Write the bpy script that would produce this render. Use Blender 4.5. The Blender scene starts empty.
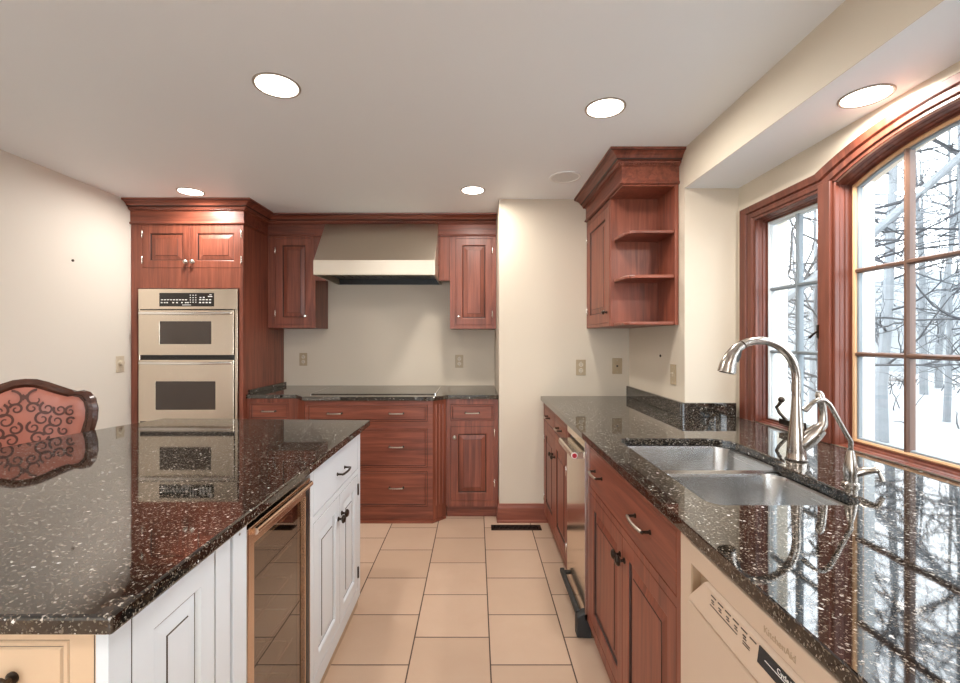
import bpy, bmesh, math, random
from math import pi, sin, cos, radians as R
from mathutils import Vector, Matrix
C = bpy.context.scene.collection
S = bpy.context.scene
rnd = random.Random(7)
# ------------------------------------------------------------------ camera, sky, exposure
EYE = 1.34
cam = bpy.data.objects.new('camera', bpy.data.cameras.new('camera')); C.objects.link(cam)
cam.location = (0, 0, EYE); cam.rotation_euler = (pi / 2, 0, 0)
cam.data.sensor_width = 36; cam.data.lens = 16.8
cam.data.shift_x = 4 / 960; cam.data.shift_y = -2 / 960
cam.data.clip_start = 0.02; cam.data.clip_end = 300
S.camera = cam
w = bpy.data.worlds.new('overcast_sky'); S.world = w; w.use_nodes = True
bg = w.node_tree.nodes['Background']
bg.inputs[0].default_value = (0.86, 0.94, 1.0, 1); bg.inputs[1].default_value = 6.4
S.view_settings.view_transform = 'Standard'; S.view_settings.look = 'None'
S.view_settings.gamma = 1; S.view_settings.use_curve_mapping = False
S.view_settings.exposure = 0.36
S.cycles.max_bounces = 12; S.cycles.diffuse_bounces = 6; S.cycles.glossy_bounces = 6
S.cycles.transparent_max_bounces = 12
S.cycles.sample_clamp_indirect = 6
LAMP_W = 9.5          # watts of one recessed ceiling lamp

# ------------------------------------------------------------------ materials
class NT:
    def __init__(s, name):
        s.m = bpy.data.materials.new(name); s.m.use_nodes = True
        s.t = s.m.node_tree; s.b = s.t.nodes['Principled BSDF']
    def n(s, kind, ins=None, **kw):
        x = s.t.nodes.new('ShaderNode' + kind)
        for k, v in kw.items(): setattr(x, k, v)
        for k, v in (ins or {}).items(): s.set(x.inputs[k], v)
        return x
    def set(s, sock, v):
        if hasattr(v, 'is_output'): s.t.links.new(v, sock)
        else:
            if isinstance(v, (tuple, list)) and len(v) == 3 and sock.type == 'RGBA': v = (*v, 1)
            sock.default_value = v
    def math(s, op, a, b=0.0, c=0.0):
        x = s.n('Math', operation=op); s.set(x.inputs[0], a); s.set(x.inputs[1], b); s.set(x.inputs[2], c); return x.outputs[0]
    def mix(s, f, a, b, mode='MIX'):
        x = s.n('Mix', data_type='RGBA', blend_type=mode); s.set(x.inputs[0], f); s.set(x.inputs[6], a); s.set(x.inputs[7], b); return x.outputs[2]
    def ramp(s, f, *stops):
        x = s.n('ValToRGB', {0: f}); e = x.color_ramp.elements
        while len(e) < len(stops): e.new(0.5)
        for q, (p, c) in zip(e, stops): q.position = p; q.color = (*c, 1) if len(c) == 3 else c
        return x.outputs[0]
    def coord(s, scale=(1, 1, 1), kind='Object'):
        tc = s.n('TexCoord'); mp = s.n('Mapping', {0: tc.outputs[kind]}); mp.inputs['Scale'].default_value = scale
        return mp.outputs[0]
    def noise(s, vec, scale, detail=4, rough=.55, dist=0):
        return s.n('TexNoise', {'Vector': vec, 'Scale': scale, 'Detail': detail, 'Roughness': rough, 'Distortion': dist}).outputs[0]
    def p(s, **kw):
        for k, v in kw.items(): s.set(s.b.inputs[k.replace('_', ' ')], v)
        return s
    def bump(s, h, strength=.2, dist=.002):
        s.set(s.b.inputs['Normal'], s.n('Bump', {'Height': h, 'Strength': strength, 'Distance': dist}).outputs[0])

def plain(name, col, rough=.5, metal=0, var=.06, **kw):
    t = NT(name); v = t.coord()
    nz = t.noise(v, 6, 3)
    t.p(Base_Color=t.mix(nz, tuple(c * (1 - var) for c in col), tuple(min(1, c * (1 + var)) for c in col)), Roughness=rough, Metallic=metal, **kw)
    return t.m

def paint(name, col, rough=.6):
    t = NT(name); v = t.coord()
    nz = t.noise(v, 1.2, 3); fine = t.noise(v, 260, 2)
    t.p(Base_Color=t.mix(nz, tuple(c * .97 for c in col), col), Roughness=rough); t.bump(fine, .06, .001)
    return t.m

def wood(name, axis, dark, mid, light, rough=.42):
    t = NT(name); sc = [38, 38, 38]; sc[axis] = 2.2
    v = t.coord(sc); a = t.noise(v, 1, 6, .6, .6)
    sc2 = [3, 3, 3]; sc2[axis] = .5
    b = t.noise(t.coord(sc2), 1, 3)
    sc3 = [150, 150, 150]; sc3[axis] = 7
    g = t.noise(t.coord(sc3), 1, 3)
    c1 = t.ramp(a, (.28, dark), (.5, mid), (.75, light))
    c2 = t.mix(t.math('MULTIPLY', g, .35), c1, dark)
    c3 = t.mix(t.ramp(b, (.35, (0, 0, 0)), (.7, (.45, .45, .45))), c2, light)
    t.p(Base_Color=c3, Roughness=rough, Coat_Weight=.06, Coat_Roughness=.25); t.bump(a, .05, .001)
    return t.m

def granite(name):
    t = NT(name); v0 = t.coord()
    wob = t.n('TexNoise', {'Vector': v0, 'Scale': 120.0, 'Detail': 3.0, 'Roughness': .6}).outputs['Color']
    off = t.n('VectorMath', {0: wob, 1: (.5, .5, .5)}, operation='SUBTRACT').outputs[0]
    sc = t.n('VectorMath', {0: off}, operation='SCALE'); sc.inputs['Scale'].default_value = .012
    v = t.n('VectorMath', {0: v0, 1: sc.outputs[0]}, operation='ADD').outputs[0]
    n1 = t.noise(v, 40, 5, .65); n2 = t.noise(v0, 9, 3)
    base = t.ramp(n1, (.36, (.004, .004, .004)), (.54, (.014, .010, .007)), (.70, (.062, .040, .024)))
    base = t.mix(t.ramp(n2, (.4, (0, 0, 0)), (.7, (.4, .4, .4))), base, (.005, .006, .007))
    def fleck(scale, cut, rad):
        vo = t.n('TexVoronoi', {'Vector': v, 'Scale': scale, 'Randomness': 1.0})
        sep = t.n('SeparateColor', {0: vo.outputs['Color']})
        return t.math('MULTIPLY', t.math('GREATER_THAN', sep.outputs[0], cut), t.math('LESS_THAN', vo.outputs['Distance'], rad)), sep.outputs[1]
    f1, r1 = fleck(270, .66, .45)
    f2, r2 = fleck(140, .87, .38)
    f3, r3 = fleck(62, .965, .22)
    c = t.mix(f1, base, t.mix(r1, (.075, .052, .032), (.27, .24, .20)))
    c = t.mix(f2, c, t.mix(r2, (.13, .11, .09), (.52, .49, .45)))
    c = t.mix(f3, c, t.mix(r3, (.50, .47, .42), (.75, .76, .77)))
    t.p(Base_Color=c, Roughness=.035, IOR=1.85)
    return t.m

def steel(name, col, rough, axis=0, metal=1.0):
    t = NT(name); sc = [260, 260, 260]; sc[axis] = 1.5
    nz = t.noise(t.coord(sc), 1, 2)
    t.p(Base_Color=t.mix(nz, tuple(c * .9 for c in col), col), Metallic=metal, Roughness=t.math('MULTIPLY_ADD', nz, .14, rough - .07))
    t.bump(nz, .015, .0004)
    return t.m

def glass(name, tint=(1, 1, 1), ior=1.5, extra=0.0):
    t = NT(name); geo = t.n('NewGeometry')
    fr = t.n('Fresnel', {'IOR': t.math('MULTIPLY_ADD', geo.outputs['Backfacing'], 1 / ior - ior, ior)})   # same reflectance from both sides of the pane
    tr = t.n('BsdfTransparent', {0: (*tint, 1)}); gl = t.n('BsdfGlossy', {0: (1, 1, 1, 1), 'Roughness': .0})
    ms = t.n('MixShader', {0: t.math('ADD', fr.outputs[0], extra), 1: tr.outputs[0], 2: gl.outputs[0]})
    t.t.links.new(ms.outputs[0], t.t.nodes['Material Output'].inputs[0])
    return t.m

def emit(name, col, k):
    t = NT(name); t.p(Base_Color=col, Emission_Color=col, Emission_Strength=k); return t.m

def tiles():
    t = NT('floor_tile'); tc = t.n('TexCoord'); sp = t.n('SeparateXYZ', {0: tc.outputs['Object']})
    u = t.math('DIVIDE', t.math('SUBTRACT', sp.outputs[0], .0596), .3357)
    col = t.math('FLOOR', u); fu = t.math('FRACT', u)
    par = t.math('FLOORED_MODULO', col, 2.0)
    vv = t.math('ADD', t.math('DIVIDE', t.math('SUBTRACT', sp.outputs[1], 1.845), .336), t.math('MULTIPLY', par, .49))
    row = t.math('FLOOR', vv); fv = t.math('FRACT', vv)
    d = t.math('MAXIMUM', t.math('ABSOLUTE', t.math('SUBTRACT', fu, .5)), t.math('ABSOLUTE', t.math('SUBTRACT', fv, .5)))
    g = t.math('GREATER_THAN', d, .5 - .0085)
    wn = t.n('TexWhiteNoise', {'Vector': t.n('CombineXYZ', {0: col, 1: row}).outputs[0]}, noise_dimensions='3D')
    cl = t.noise(tc.outputs['Object'], 5, 5, .6)
    c = t.mix(wn.outputs[0], (.50, .355, .255), (.58, .42, .312))
    c = t.mix(t.ramp(cl, (.35, (0, 0, 0)), (.75, (.5, .5, .5))), c, (.47, .32, .225))
    c = t.mix(g, c, (.075, .045, .032))
    t.p(Base_Color=c, Roughness=t.math('MULTIPLY_ADD', g, .4, .36))
    t.bump(t.math('SUBTRACT', 1.0, t.ramp(d, (.485, (0, 0, 0)), (.497, (1, 1, 1)))), .35, .003)
    return t.m

CD, CM, CL = (.060, .015, .009), (.195, .049, .027), (.36, .110, .062)
M = dict(
    wood_v=wood('cherry_upright_grain', 2, CD, CM, CL), wood_h=wood('cherry_level_grain', 0, CD, CM, CL),
    wood_y=wood('cherry_deep_grain', 1, CD, CM, CL),
    wood_window=wood('shaded_cherry_window', 2, (.042, .010, .006), (.125, .030, .0155), (.25, .072, .040)),  # same cherry, darkened so the window trim's shade sits in the colour
    muntin=wood('walnut_brown_bar', 2, (.06, .028, .018), (.11, .055, .036), (.16, .085, .055)),
    pine=wood('pale_pine_sash', 2, (.42, .23, .11), (.56, .33, .17), (.66, .42, .24)),
    granite=granite('dark_speckled_granite'),
    wall=paint('cream_wall_paint', (.63, .55, .445)), wallw=paint('soft_white_wall_paint', (.74, .70, .635)),
    ceil=paint('white_ceiling_paint', (.84, .875, .90)), niche=paint('niche_wall_paint', (.66, .59, .48)),
    tile=tiles(),
    white=plain('white_cabinet_paint', (.68, .73, .775), .35, var=.02), cream=plain('cream_glazed_paint', (.62, .45, .30), .35, var=.03),
    glaze=plain('brown_glaze_line', (.05, .032, .022), .5), recess_shade=plain('cherry_recess_shade', (.030, .009, .006), .5),  # cherry version is shade painted into door grooves, edges and crown fillets
    dark=plain('dark_gap', (.012, .009, .008), .7), black=plain('black_plastic', (.012, .012, .013), .3),
    blackglass=plain('black_glass', (.012, .010, .009), .05, IOR=1.6),
    ovenglass=plain('smoked_oven_glass', (.05, .035, .028), .06, IOR=1.7),
    steel=steel('brushed_stainless', (.80, .72, .62), .22), steelv=steel('brushed_stainless_upright', (.82, .73, .62), .16, 2),
    hoodsteel=steel('hood_stainless', (.60, .53, .44), .42), sink=steel('satin_sink_steel', (.50, .505, .51), .24, 1), nickel=steel('brushed_nickel', (.50, .455, .41), .2, 2), ring=plain('speaker_ring', (.80, .81, .80), .5),
    chrome=plain('bright_chrome', (.82, .82, .82), .12, 1), bronze=plain('dark_bronze', (.07, .055, .045), .32, 1),
    pewter=plain('worn_pewter', (.46, .43, .38), .3, 1), hinge=plain('bright_hinge_metal', (.85, .80, .74), .25, 1),
    copper=steel('coppery_stainless', (.74, .57, .45), .2, 1),
    almond=plain('almond_enamel', (.62, .48, .365), .35, var=.02), almond_d=plain('almond_print', (.45, .33, .22), .5),
    plate=plain('almond_switch_plate', (.40, .31, .20), .4, var=.03), platew=plain('ivory_switch_plate', (.58, .50, .39), .4, var=.02),
    glass=glass('window_pane_glass'), cglass=glass('tinted_cooler_glass', (.74, .66, .58), 1.7, .04),
    sash=plain('pale_grey_sash_paint', (.60, .66, .69), .5), sashg=plain('grey_glazing_bar', (.20, .235, .26), .5),
    trim=plain('bronzed_lamp_trim', (.30, .25, .21), .35), lamp=emit('lamp_lens', (1, .93, .82), 9), grey=plain('speaker_grille', (.68, .69, .68), .6),
    snow=plain('thin_snow_on_leaves', (.20, .205, .205), .9, var=.25), hill=plain('hazy_woods_hillside', (.125, .137, .143), .95, var=.3), bark=plain('grey_bark', (.035, .037, .042), .9, var=.3), pale=plain('pale_hazed_bark', (.15, .162, .172), .9, var=.25),  # hill and pale tones carry haze in colour; pale also suits grey limbs
    mahog=wood('dark_mahogany', 0, (.025, .010, .007), (.06, .022, .014), (.11, .042, .026), .2),
    rose=plain('rose_satin', (.44, .155, .11), .36, var=.12), brocade=plain('brown_brocade_thread', (.10, .032, .022), .5),
    red=plain('red_emblem', (.45, .02, .04), .3), rubber=plain('black_rubber', (.02, .02, .02), .6), ink=plain('white_print', (.8, .8, .78), .5),
    logs=plain('snowy_log_bark', (.16, .15, .145), .9, var=.2))

# ------------------------------------------------------------------ mesh helpers
class MB:
    def __init__(s): s.v, s.f, s.m = [], [], []
    def add(s, vs, fs, mi=0):
        o = len(s.v); s.v += [tuple(p) for p in vs]; s.f += [tuple(i + o for i in f) for f in fs]
        s.m += [mi] * len(fs) if isinstance(mi, int) else list(mi); return s
    def box(s, x0, x1, y0, y1, z0, z1, mi=0):
        x0, x1 = min(x0, x1), max(x0, x1); y0, y1 = min(y0, y1), max(y0, y1); z0, z1 = min(z0, z1), max(z0, z1)
        vs = [(x, y, z) for z in (z0, z1) for y in (y0, y1) for x in (x0, x1)]
        return s.add(vs, [(0, 2, 3, 1), (4, 5, 7, 6), (0, 1, 5, 4), (2, 6, 7, 3), (0, 4, 6, 2), (1, 3, 7, 5)], mi)
    def prism(s, poly, a0, a1, axis='z', mi=0):
        n = len(poly)
        mk = {'z': lambda p, a: (p[0], p[1], a), 'x': lambda p, a: (a, p[0], p[1]), 'y': lambda p, a: (p[0], a, p[1])}[axis]
        vs = [mk(p, a0) for p in poly] + [mk(p, a1) for p in poly]
        return s.add(vs, [tuple(range(n))[::-1], tuple(range(n, 2 * n))] + [(i, (i + 1) % n, (i + 1) % n + n, i + n) for i in range(n)], mi)
    def loft(s, loops, closed=True, cap0=False, cap1=False, mi=0):
        n = len(loops[0]); vs = [p for l in loops for p in l]; fs, ms = [], []
        for k in range(len(loops) - 1):
            for i in range(n if closed else n - 1):
                j = (i + 1) % n; fs.append((k * n + i, k * n + j, (k + 1) * n + j, (k + 1) * n + i))
                ms.append(mi if isinstance(mi, int) else mi[k])
        if cap0: fs.append(tuple(range(n))[::-1]); ms.append(mi if isinstance(mi, int) else mi[0])
        if cap1: fs.append(tuple(range((len(loops) - 1) * n, len(loops) * n))); ms.append(mi if isinstance(mi, int) else mi[-1])
        return s.add(vs, fs, ms)
    def tube(s, pts, r, n=10, mi=0, cap=True):
        pts = [Vector(p) for p in pts]; rs = r if isinstance(r, (list, tuple)) else [r] * len(pts)
        loops = []; ref = None
        for i, p in enumerate(pts):
            d = (pts[min(i + 1, len(pts) - 1)] - pts[max(i - 1, 0)]).normalized()
            if ref is None:
                ref = Vector((0, 0, 1)) if abs(d.z) < .9 else Vector((1, 0, 0))
            a = d.cross(ref).normalized(); b = a.cross(d).normalized(); ref = b
            loops.append([p + (a * cos(2 * pi * k / n) + b * sin(2 * pi * k / n)) * rs[i] for k in range(n)])
        return s.loft(loops, True, cap, cap, mi)
    def lathe(s, prof, c=(0, 0, 0), n=20, axis='z', mi=0):
        loops = []
        for r, h in prof:
            l = []
            for k in range(n):
                a = 2 * pi * k / n; q = (r * cos(a), r * sin(a))
                l.append({'z': (c[0] + q[0], c[1] + q[1], c[2] + h), 'y': (c[0] + q[0], c[1] + h, c[2] + q[1]), 'x': (c[0] + h, c[1] + q[0], c[2] + q[1])}[axis])
            loops.append(l)
        return s.loft(loops, True, True, True, mi)
    def sphere(s, c, r, n=10):
        return s.lathe([(r * sin(pi * k / n) + 1e-5, -r * cos(pi * k / n)) for k in range(n + 1)], c, n + 2)
    def build(s, name, mats, parent=None, bev=0, smooth=False, seg=2, sub=0):
        me = bpy.data.meshes.new(name); me.from_pydata(s.v, [], s.f)
        if not isinstance(mats, (list, tuple)): mats = [mats]
        for m_ in mats: me.materials.append(M[m_] if isinstance(m_, str) else m_)
        me.polygons.foreach_set('material_index', s.m)
        bm = bmesh.new(); bm.from_mesh(me); bmesh.ops.recalc_face_normals(bm, faces=bm.faces); bm.to_mesh(me); bm.free()
        if smooth: me.polygons.foreach_set('use_smooth', [True] * len(me.polygons))
        o = bpy.data.objects.new(name, me); C.objects.link(o)
        if parent: o.parent = parent
        if bev:
            b = o.modifiers.new('edge', 'BEVEL'); b.width = bev; b.segments = seg; b.limit_method = 'ANGLE'; b.angle_limit = R(40)
        if sub:
            b = o.modifiers.new('soft', 'SUBSURF'); b.levels = sub; b.render_levels = sub
        if smooth and not sub:
            try: me.set_sharp_from_angle(angle=R(40))
            except Exception: pass
        return o

def tag(o, label=None, cat=None, group=None, kind=None):
    if label: o['label'] = label
    if cat: o['category'] = cat
    if group: o['group'] = group
    if kind: o['kind'] = kind
    return o
def thing(name, label, cat, loc=(0, 0, 0), rz=0, group=None):
    o = bpy.data.objects.new(name, None); C.objects.link(o); o.empty_display_size = .1
    o.location = loc; o.rotation_euler = (0, 0, rz); return tag(o, label, cat, group)
def struct(o, label=None): return tag(o, label, kind='structure')
def kids(o): return [c for c in bpy.data.objects if c.parent == o]
def copy_tree(o, parent=None):
    c = o.copy(); C.objects.link(c)
    if parent: c.parent = parent
    for k in kids(o): copy_tree(k, c)
    return c
def inset(poly, d, closed=True):
    n = len(poly); out = []
    ar = sum(poly[i][0] * poly[(i + 1) % n][1] - poly[(i + 1) % n][0] * poly[i][1] for i in range(n))
    sg = 1 if (ar > 0 or not closed) else -1
    for i in range(n):
        p = Vector(poly[i]); a = Vector(poly[i - 1]) if (closed or i) else None; b = Vector(poly[(i + 1) % n]) if (closed or i < n - 1) else None
        e1 = (p - a).normalized() if a is not None else None; e2 = (b - p).normalized() if b is not None else None
        if e1 is None: e1 = e2
        if e2 is None: e2 = e1
        n1 = Vector((-e1.y, e1.x)); n2 = Vector((-e2.y, e2.x)); m_ = (n1 + n2).normalized()
        k = d * sg / max(.3, m_.dot(n1)); out.append((p.x + m_.x * k, p.y + m_.y * k))
    return out
def slab(name, outer, holes, z0, z1, mats, parent=None, bev=0, axis='z'):
    bm = bmesh.new(); es = []
    mk = {'z': lambda p: (p[0], p[1], z0), 'x': lambda p: (z0, p[0], p[1]), 'y': lambda p: (p[0], z0, p[1])}[axis]
    for lp in [outer] + holes:
        vs = [bm.verts.new(mk(p)) for p in lp]
        es += [bm.edges.new((vs[i], vs[(i + 1) % len(vs)])) for i in range(len(vs))]
    bmesh.ops.triangle_fill(bm, edges=es, use_beauty=True, use_dissolve=False)
    r = bmesh.ops.extrude_face_region(bm, geom=list(bm.faces))
    d = {'z': (0, 0, z1 - z0), 'x': (z1 - z0, 0, 0), 'y': (0, z1 - z0, 0)}[axis]
    bmesh.ops.translate(bm, verts=[e for e in r['geom'] if isinstance(e, bmesh.types.BMVert)], vec=d)
    bmesh.ops.recalc_face_normals(bm, faces=bm.faces)
    bmesh.ops.dissolve_limit(bm, angle_limit=.01, verts=bm.verts, edges=bm.edges)
    me = bpy.data.meshes.new(name); bm.to_mesh(me); bm.free()
    me.materials.append(M[mats]); o = bpy.data.objects.new(name, me); C.objects.link(o)
    if parent: o.parent = parent
    if bev:
        b = o.modifiers.new('edge', 'BEVEL'); b.width = bev; b.segments = 3; b.limit_method = 'ANGLE'; b.angle_limit = R(40)
    return o

# ------------------------------------------------------------------ joinery (local frame: x right, -y out of the front, z up)
def rect(x0, x1, z0, z1, i, y): return [(x0 + i, y, z0 + i), (x1 - i, y, z0 + i), (x1 - i, y, z1 - i), (x0 + i, y, z1 - i)]
def panel_door(name, par, x0, x1, z0, z1, mats='wood_v', fr=.052, y=0, raised=True, gl=False):
    b = MB(); w_ = min(x1 - x0, z1 - z0); fr = min(fr, w_ * .24)
    st = [(0, .018), (0, .001), (.0015, 0), (fr, 0), (fr + .005, .003), (fr + .008, .010), (fr + .0115, .010)]
    mi = [1, 0, 0, 0, 0 if gl else 1, 1]
    if raised:
        k = min(.030, w_ * .12); st += [(fr + .0115 + k, .004), (fr + .0135 + k, .0018)]; mi += [0, 1]
    b.loft([rect(x0, x1, z0, z1, i, y + d) for i, d in st], True, True, True, mi + [0])
    o = b.build(name, mats if isinstance(mats, list) else [mats, 'recess_shade'], par); return o
def slab_front(name, par, x0, x1, z0, z1, mats='wood_h', y=0, edge=.0, gl=False):
    b = MB(); st = [(0, .018), (0, .002), (.002, 0)]; mi = [1, 0]
    if edge: st += [(edge, 0), (edge + .003, .003), (edge + .006, 0)]; mi += [0, 1, 1 if gl else 0]
    b.loft([rect(x0, x1, z0, z1, i, y + d) for i, d in st], True, True, True, mi + [0])
    return b.build(name, [mats, 'recess_shade' if mats.startswith('wood') else 'glaze'], par)
def pull(par, x, z, L=.096, y=0, mats=('bronze', 'pewter')):
    b = MB(); h = L / 2; pr = .026
    for s_ in (-1, 1):
        b.lathe([(.0075, 0), (.0075, -.003), (.0045, -.005), (.004, -pr), (.001, -pr - .002)], (x + s_ * h, y, z), 10, 'y')
        b.tube([(x + s_ * h, y - pr, z), (x + s_ * (h + .008), y - pr + .001, z - .001)], [.0045, .0025], 8)
    pts = [(x - h + L * k / 12, y - pr - .006 * sin(pi * k / 12), z) for k in range(13)]
    b.tube(pts, [.0042 + .0012 * (k % 2) for k in range(13)], 8, 1)
    return b.build('handle', list(mats), par, smooth=True)
def knob(par, x, z, y=0, mat_='pewter', r=.015):
    b = MB(); b.lathe([(.010, 0), (.010, -.003), (.005, -.006), (.0045, -.014), (r, -.020), (r * 1.02, -.025), (r * .7, -.031), (.001, -.033)], (x, y, z), 14, 'y')
    return b.build('knob', mat_, par, smooth=True)
def hinges(par, x, zs, y=0, mat_='hinge'):
    for z in zs:
        b = MB(); b.lathe([(.001, -.030), (.003, -.027), (.0045, -.025), (.0045, .025), (.003, .027), (.001, .030)], (x, y - .003, z), 8)
        b.build('hinge', mat_, par, smooth=True)
def frame(par, W, z0, z1, opens, mat_='wood_v', t=.02, name='face_frame', x0=0):
    outer = [(x0, z0), (x0 + W, z0), (x0 + W, z1), (x0, z1)]
    return slab(name, outer, [[(a, c), (b_, c), (b_, d), (a, d)] for a, b_, c, d in opens], 0, t, mat_, par, axis='y')
def carcass(par, x0, x1, y0, y1, z0, z1, mat_='wood_v', gap='dark'):
    b = MB(); b.box(x0, x1, y0, y1, z0, z1); b.m = [0, 0, 1, 0, 0, 0]
    return b.build('carcass', [mat_, gap], par)
CROWN = [(0, 2.198), (.014, 2.201), (.016, 2.207), (.014, 2.213), (.006, 2.216), (.006, 2.296), (.016, 2.299), (.018, 2.304), (.030, 2.308), (.034, 2.316), (.030, 2.3185), (.040, 2.321), (.046, 2.328), (.056, 2.341), (.072, 2.351), (.088, 2.355), (.092, 2.358), (.094, 2.369), (0, 2.369)]
def crown(name, par, path, mat_='wood_h', prof=CROWN, bead=True):
    b = MB(); b.loft([[(q[0], q[1], h) for q in inset(path, -p, False)] for p, h in prof], False, mi=[1 if k in (3, 9, 11, 15) else 0 for k in range(len(prof) - 1)])
    o = b.build(name, [mat_, 'recess_shade'], par)
    if bead:
        bb = MB(); pp = inset(path, -.024, False)
        for a, c in zip(pp, pp[1:]):
            a, c = Vector(a), Vector(c); n = max(2, int((c - a).length / .0145))
            for k in range(n):
                q = a.lerp(c, (k + .5) / n); bb.lathe([(.001, -.006), (.0056, -.0025), (.0056, .0025), (.001, .006)], (q.x, q.y, 2.303), 6)
        bb.build('rope_bead', mat_, o)
    return o

# ================================================================== THE SETTING
LW, BW, SWY, RWX, WWX, NY, CH, NCH = -2.575, 4.05, 3.29, 1.125, 1.415, 2.415, 2.37, 2.155
struct(MB().box(-2.75, 1.575, -3.6, 4.2, -.1, 0).build('floor', 'tile'))
struct(MB().box(-2.75, 1.575, -3.6, 4.2, CH, CH + .1).build('ceiling', 'ceil'))
struct(MB().box(LW - .15, LW, -3.6, 4.2, 0, CH).build('wall_left', 'wallw'))
struct(MB().box(LW, .17, BW, BW + .15, 0, CH).build('wall_back', 'wall'))
struct(MB().box(.17, 1.575, SWY, BW + .15, 0, CH).build('wall_back_return', 'wall'))
struct(MB().box(RWX, 1.575, NY, SWY, 0, CH).build('wall_right', 'wall'))
struct(MB().box(RWX, 1.575, -3.6, NY, NCH, CH).build('ceiling_bulkhead', 'ceil'))
bk = MB().box(RWX - .003, RWX, -3.6, NY, NCH, CH).build('wall_bulkhead', 'niche'); struct(bk)
NEAR = .20          # near end of the window recess
struct(MB().box(RWX, 1.575, -3.6, NEAR, 0, NCH).build('wall_right_near', 'wall'))
# rear wall with an unseen glazed opening added as fill light from behind
slab('wall_rear', [(LW, 0), (RWX, 0), (RWX, CH), (LW, CH)], [[(-2.1, .02), (.3, .02), (.3, 2.05), (-2.1, 2.05)]], -3.6, -3.5, 'wall', axis='y')
struct(bpy.data.objects['wall_rear'])
pd = MB()
for x in (-2.1, -.93, -.87, .24): pd.box(x, x + .06, -3.58, -3.52, .02, 2.05)
pd.box(-2.1, .3, -3.58, -3.52, .02, .08).box(-2.1, .3, -3.58, -3.52, 1.99, 2.05)
pdo = struct(pd.build('added_fill_window', 'sash', bev=.004)); MB().box(-2.04, .24, -3.553, -3.548, .08, 1.99).build('pane', 'glass', pdo)

# ---- window wall
YC, H0 = 1.33, .926
WL, WR, PL, PR = 2.264, .396, 1.762, .898            # outer light edges, centre light edges
def arch(y0, y1, spring, sag, n=28):
    hw = abs(y0 - y1) / 2; r = (hw * hw + sag * sag) / (2 * sag); cy = (y0 + y1) / 2
    return [(y0 + (y1 - y0) * k / n, spring + sag - r + math.sqrt(r * r - (y0 + (y1 - y0) * k / n - cy) ** 2)) for k in range(n + 1)]
ain = arch(PL, PR, 1.95, .09); ain2 = arch(1.80, .86, 1.945, .102)
hole = [(WL, H0), (WL, 1.945)] + ain2 + [(WR, 1.945), (WR, H0)]
struct(slab('wall_window', [(NEAR, 0), (NEAR, NCH), (NY, NCH), (NY, 0)], [hole], WWX, WWX + .16, 'niche', axis='x'))
# stepped casing following the arch
aout = arch(1.852, .808, 2.022, .093)
opath = [(2.376, H0), (2.376, 2.022)] + aout + [(.284, 2.022), (.284, H0)]
ipath = [(WL, H0), (WL, 1.945)] + ain2 + [(WR, 1.945), (WR, H0)]
CAS = [(0, WWX + .002), (0, WWX - .017), (.05, WWX - .021), (.40, WWX - .016), (.46, WWX - .006), (.52, WWX - .006), (.58, WWX - .014), (.80, WWX - .012), (.86, WWX - .004), (1, WWX - .004), (1, WWX + .003)]
cb = MB(); cb.loft([[(x, o[0] + (i[0] - o[0]) * t, o[1] + (i[1] - o[1]) * t) for o, i in zip(opath, ipath)] for t, x in CAS], False)
struct(cb.build('trim_1', 'wood_window'))
def light(name, outline, wood_, bead_, bars_v, bars_h, bar_mat, hardware=None):
    steps = [(.002, WWX - .003), (.002, WWX + .012), (.004, WWX + .014), (.006, WWX + .028), (.011, WWX + .030), (.012, WWX + .048), (.019, WWX + .050), (.020, WWX + .07), (0, WWX + .07)]
    b = MB(); b.loft([[(x, p[0], p[1]) for p in inset(outline, i)] for i, x in steps], True)
    o = struct(b.build(name, 'wood_window'))
    b = MB(); b.loft([[(x, p[0], p[1]) for p in inset(outline, i)] for i, x in [(.008, WWX + .071), (.020, WWX + .048), (.024, WWX + .046), (.030, WWX + .050), (.030, WWX + .085), (.008, WWX + .085)]], True)
    b.build('sash', wood_, o)
    b = MB(); b.loft([[(x, p[0], p[1]) for p in inset(outline, i)] for i, x in [(.028, WWX + .058), (.036, WWX + .060), (.038, WWX + .072), (.028, WWX + .084)]], True)
    b.build('glazing_bead', bead_, o)
    pin = inset(outline, .030)
    MB().prism(pin, WWX + .066, WWX + .070, 'x').build('pane', 'glass', o)
    ys = [p[0] for p in pin]; zs = [p[1] for p in pin]
    def top(y):
        best = max(zs)
        for (a, c), (d, e) in zip(pin, pin[1:] + pin[:1]):
            if min(a, d) - 1e-6 <= y <= max(a, d) + 1e-6 and abs(a - d) > 1e-6 and min(c, e) > 1.5: best = c + (e - c) * (y - a) / (d - a)
        return best
    for y in bars_v:
        q = MB(); q.prism([(WWX + .050, y - .004), (WWX + .058, y - .009), (WWX + .078, y - .009), (WWX + .078, y + .009), (WWX + .058, y + .009), (WWX + .050, y + .004)], min(zs), top(y), 'z'); q.build('muntin', bar_mat, o)
    for z in bars_h:
        q = MB(); q.prism([(WWX + .0505, z - .004), (WWX + .0585, z - .009), (WWX + .0775, z - .009), (WWX + .0775, z + .009), (WWX + .0585, z + .009), (WWX + .0505, z + .004)], min(ys), max(ys), 'y') if False else None
        q = MB(); prof = [(WWX + .0505, z - .004), (WWX + .0585, z - .009), (WWX + .0775, z - .009), (WWX + .0775, z + .009), (WWX + .0585, z + .009), (WWX + .0505, z + .004)]
        q.loft([[(p[0], y, p[1]) for p in prof] for y in (min(ys), max(ys))], True, True, True); q.build('muntin', bar_mat, o)
    return o
ML, MR = 1.839, .821
w1 = light('window_1', [(ML, H0), (WL, H0), (WL, 1.945), (ML, 1.945)], 'sash', 'sash', [2.05], [1.59, 1.28], 'sashg')
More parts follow.
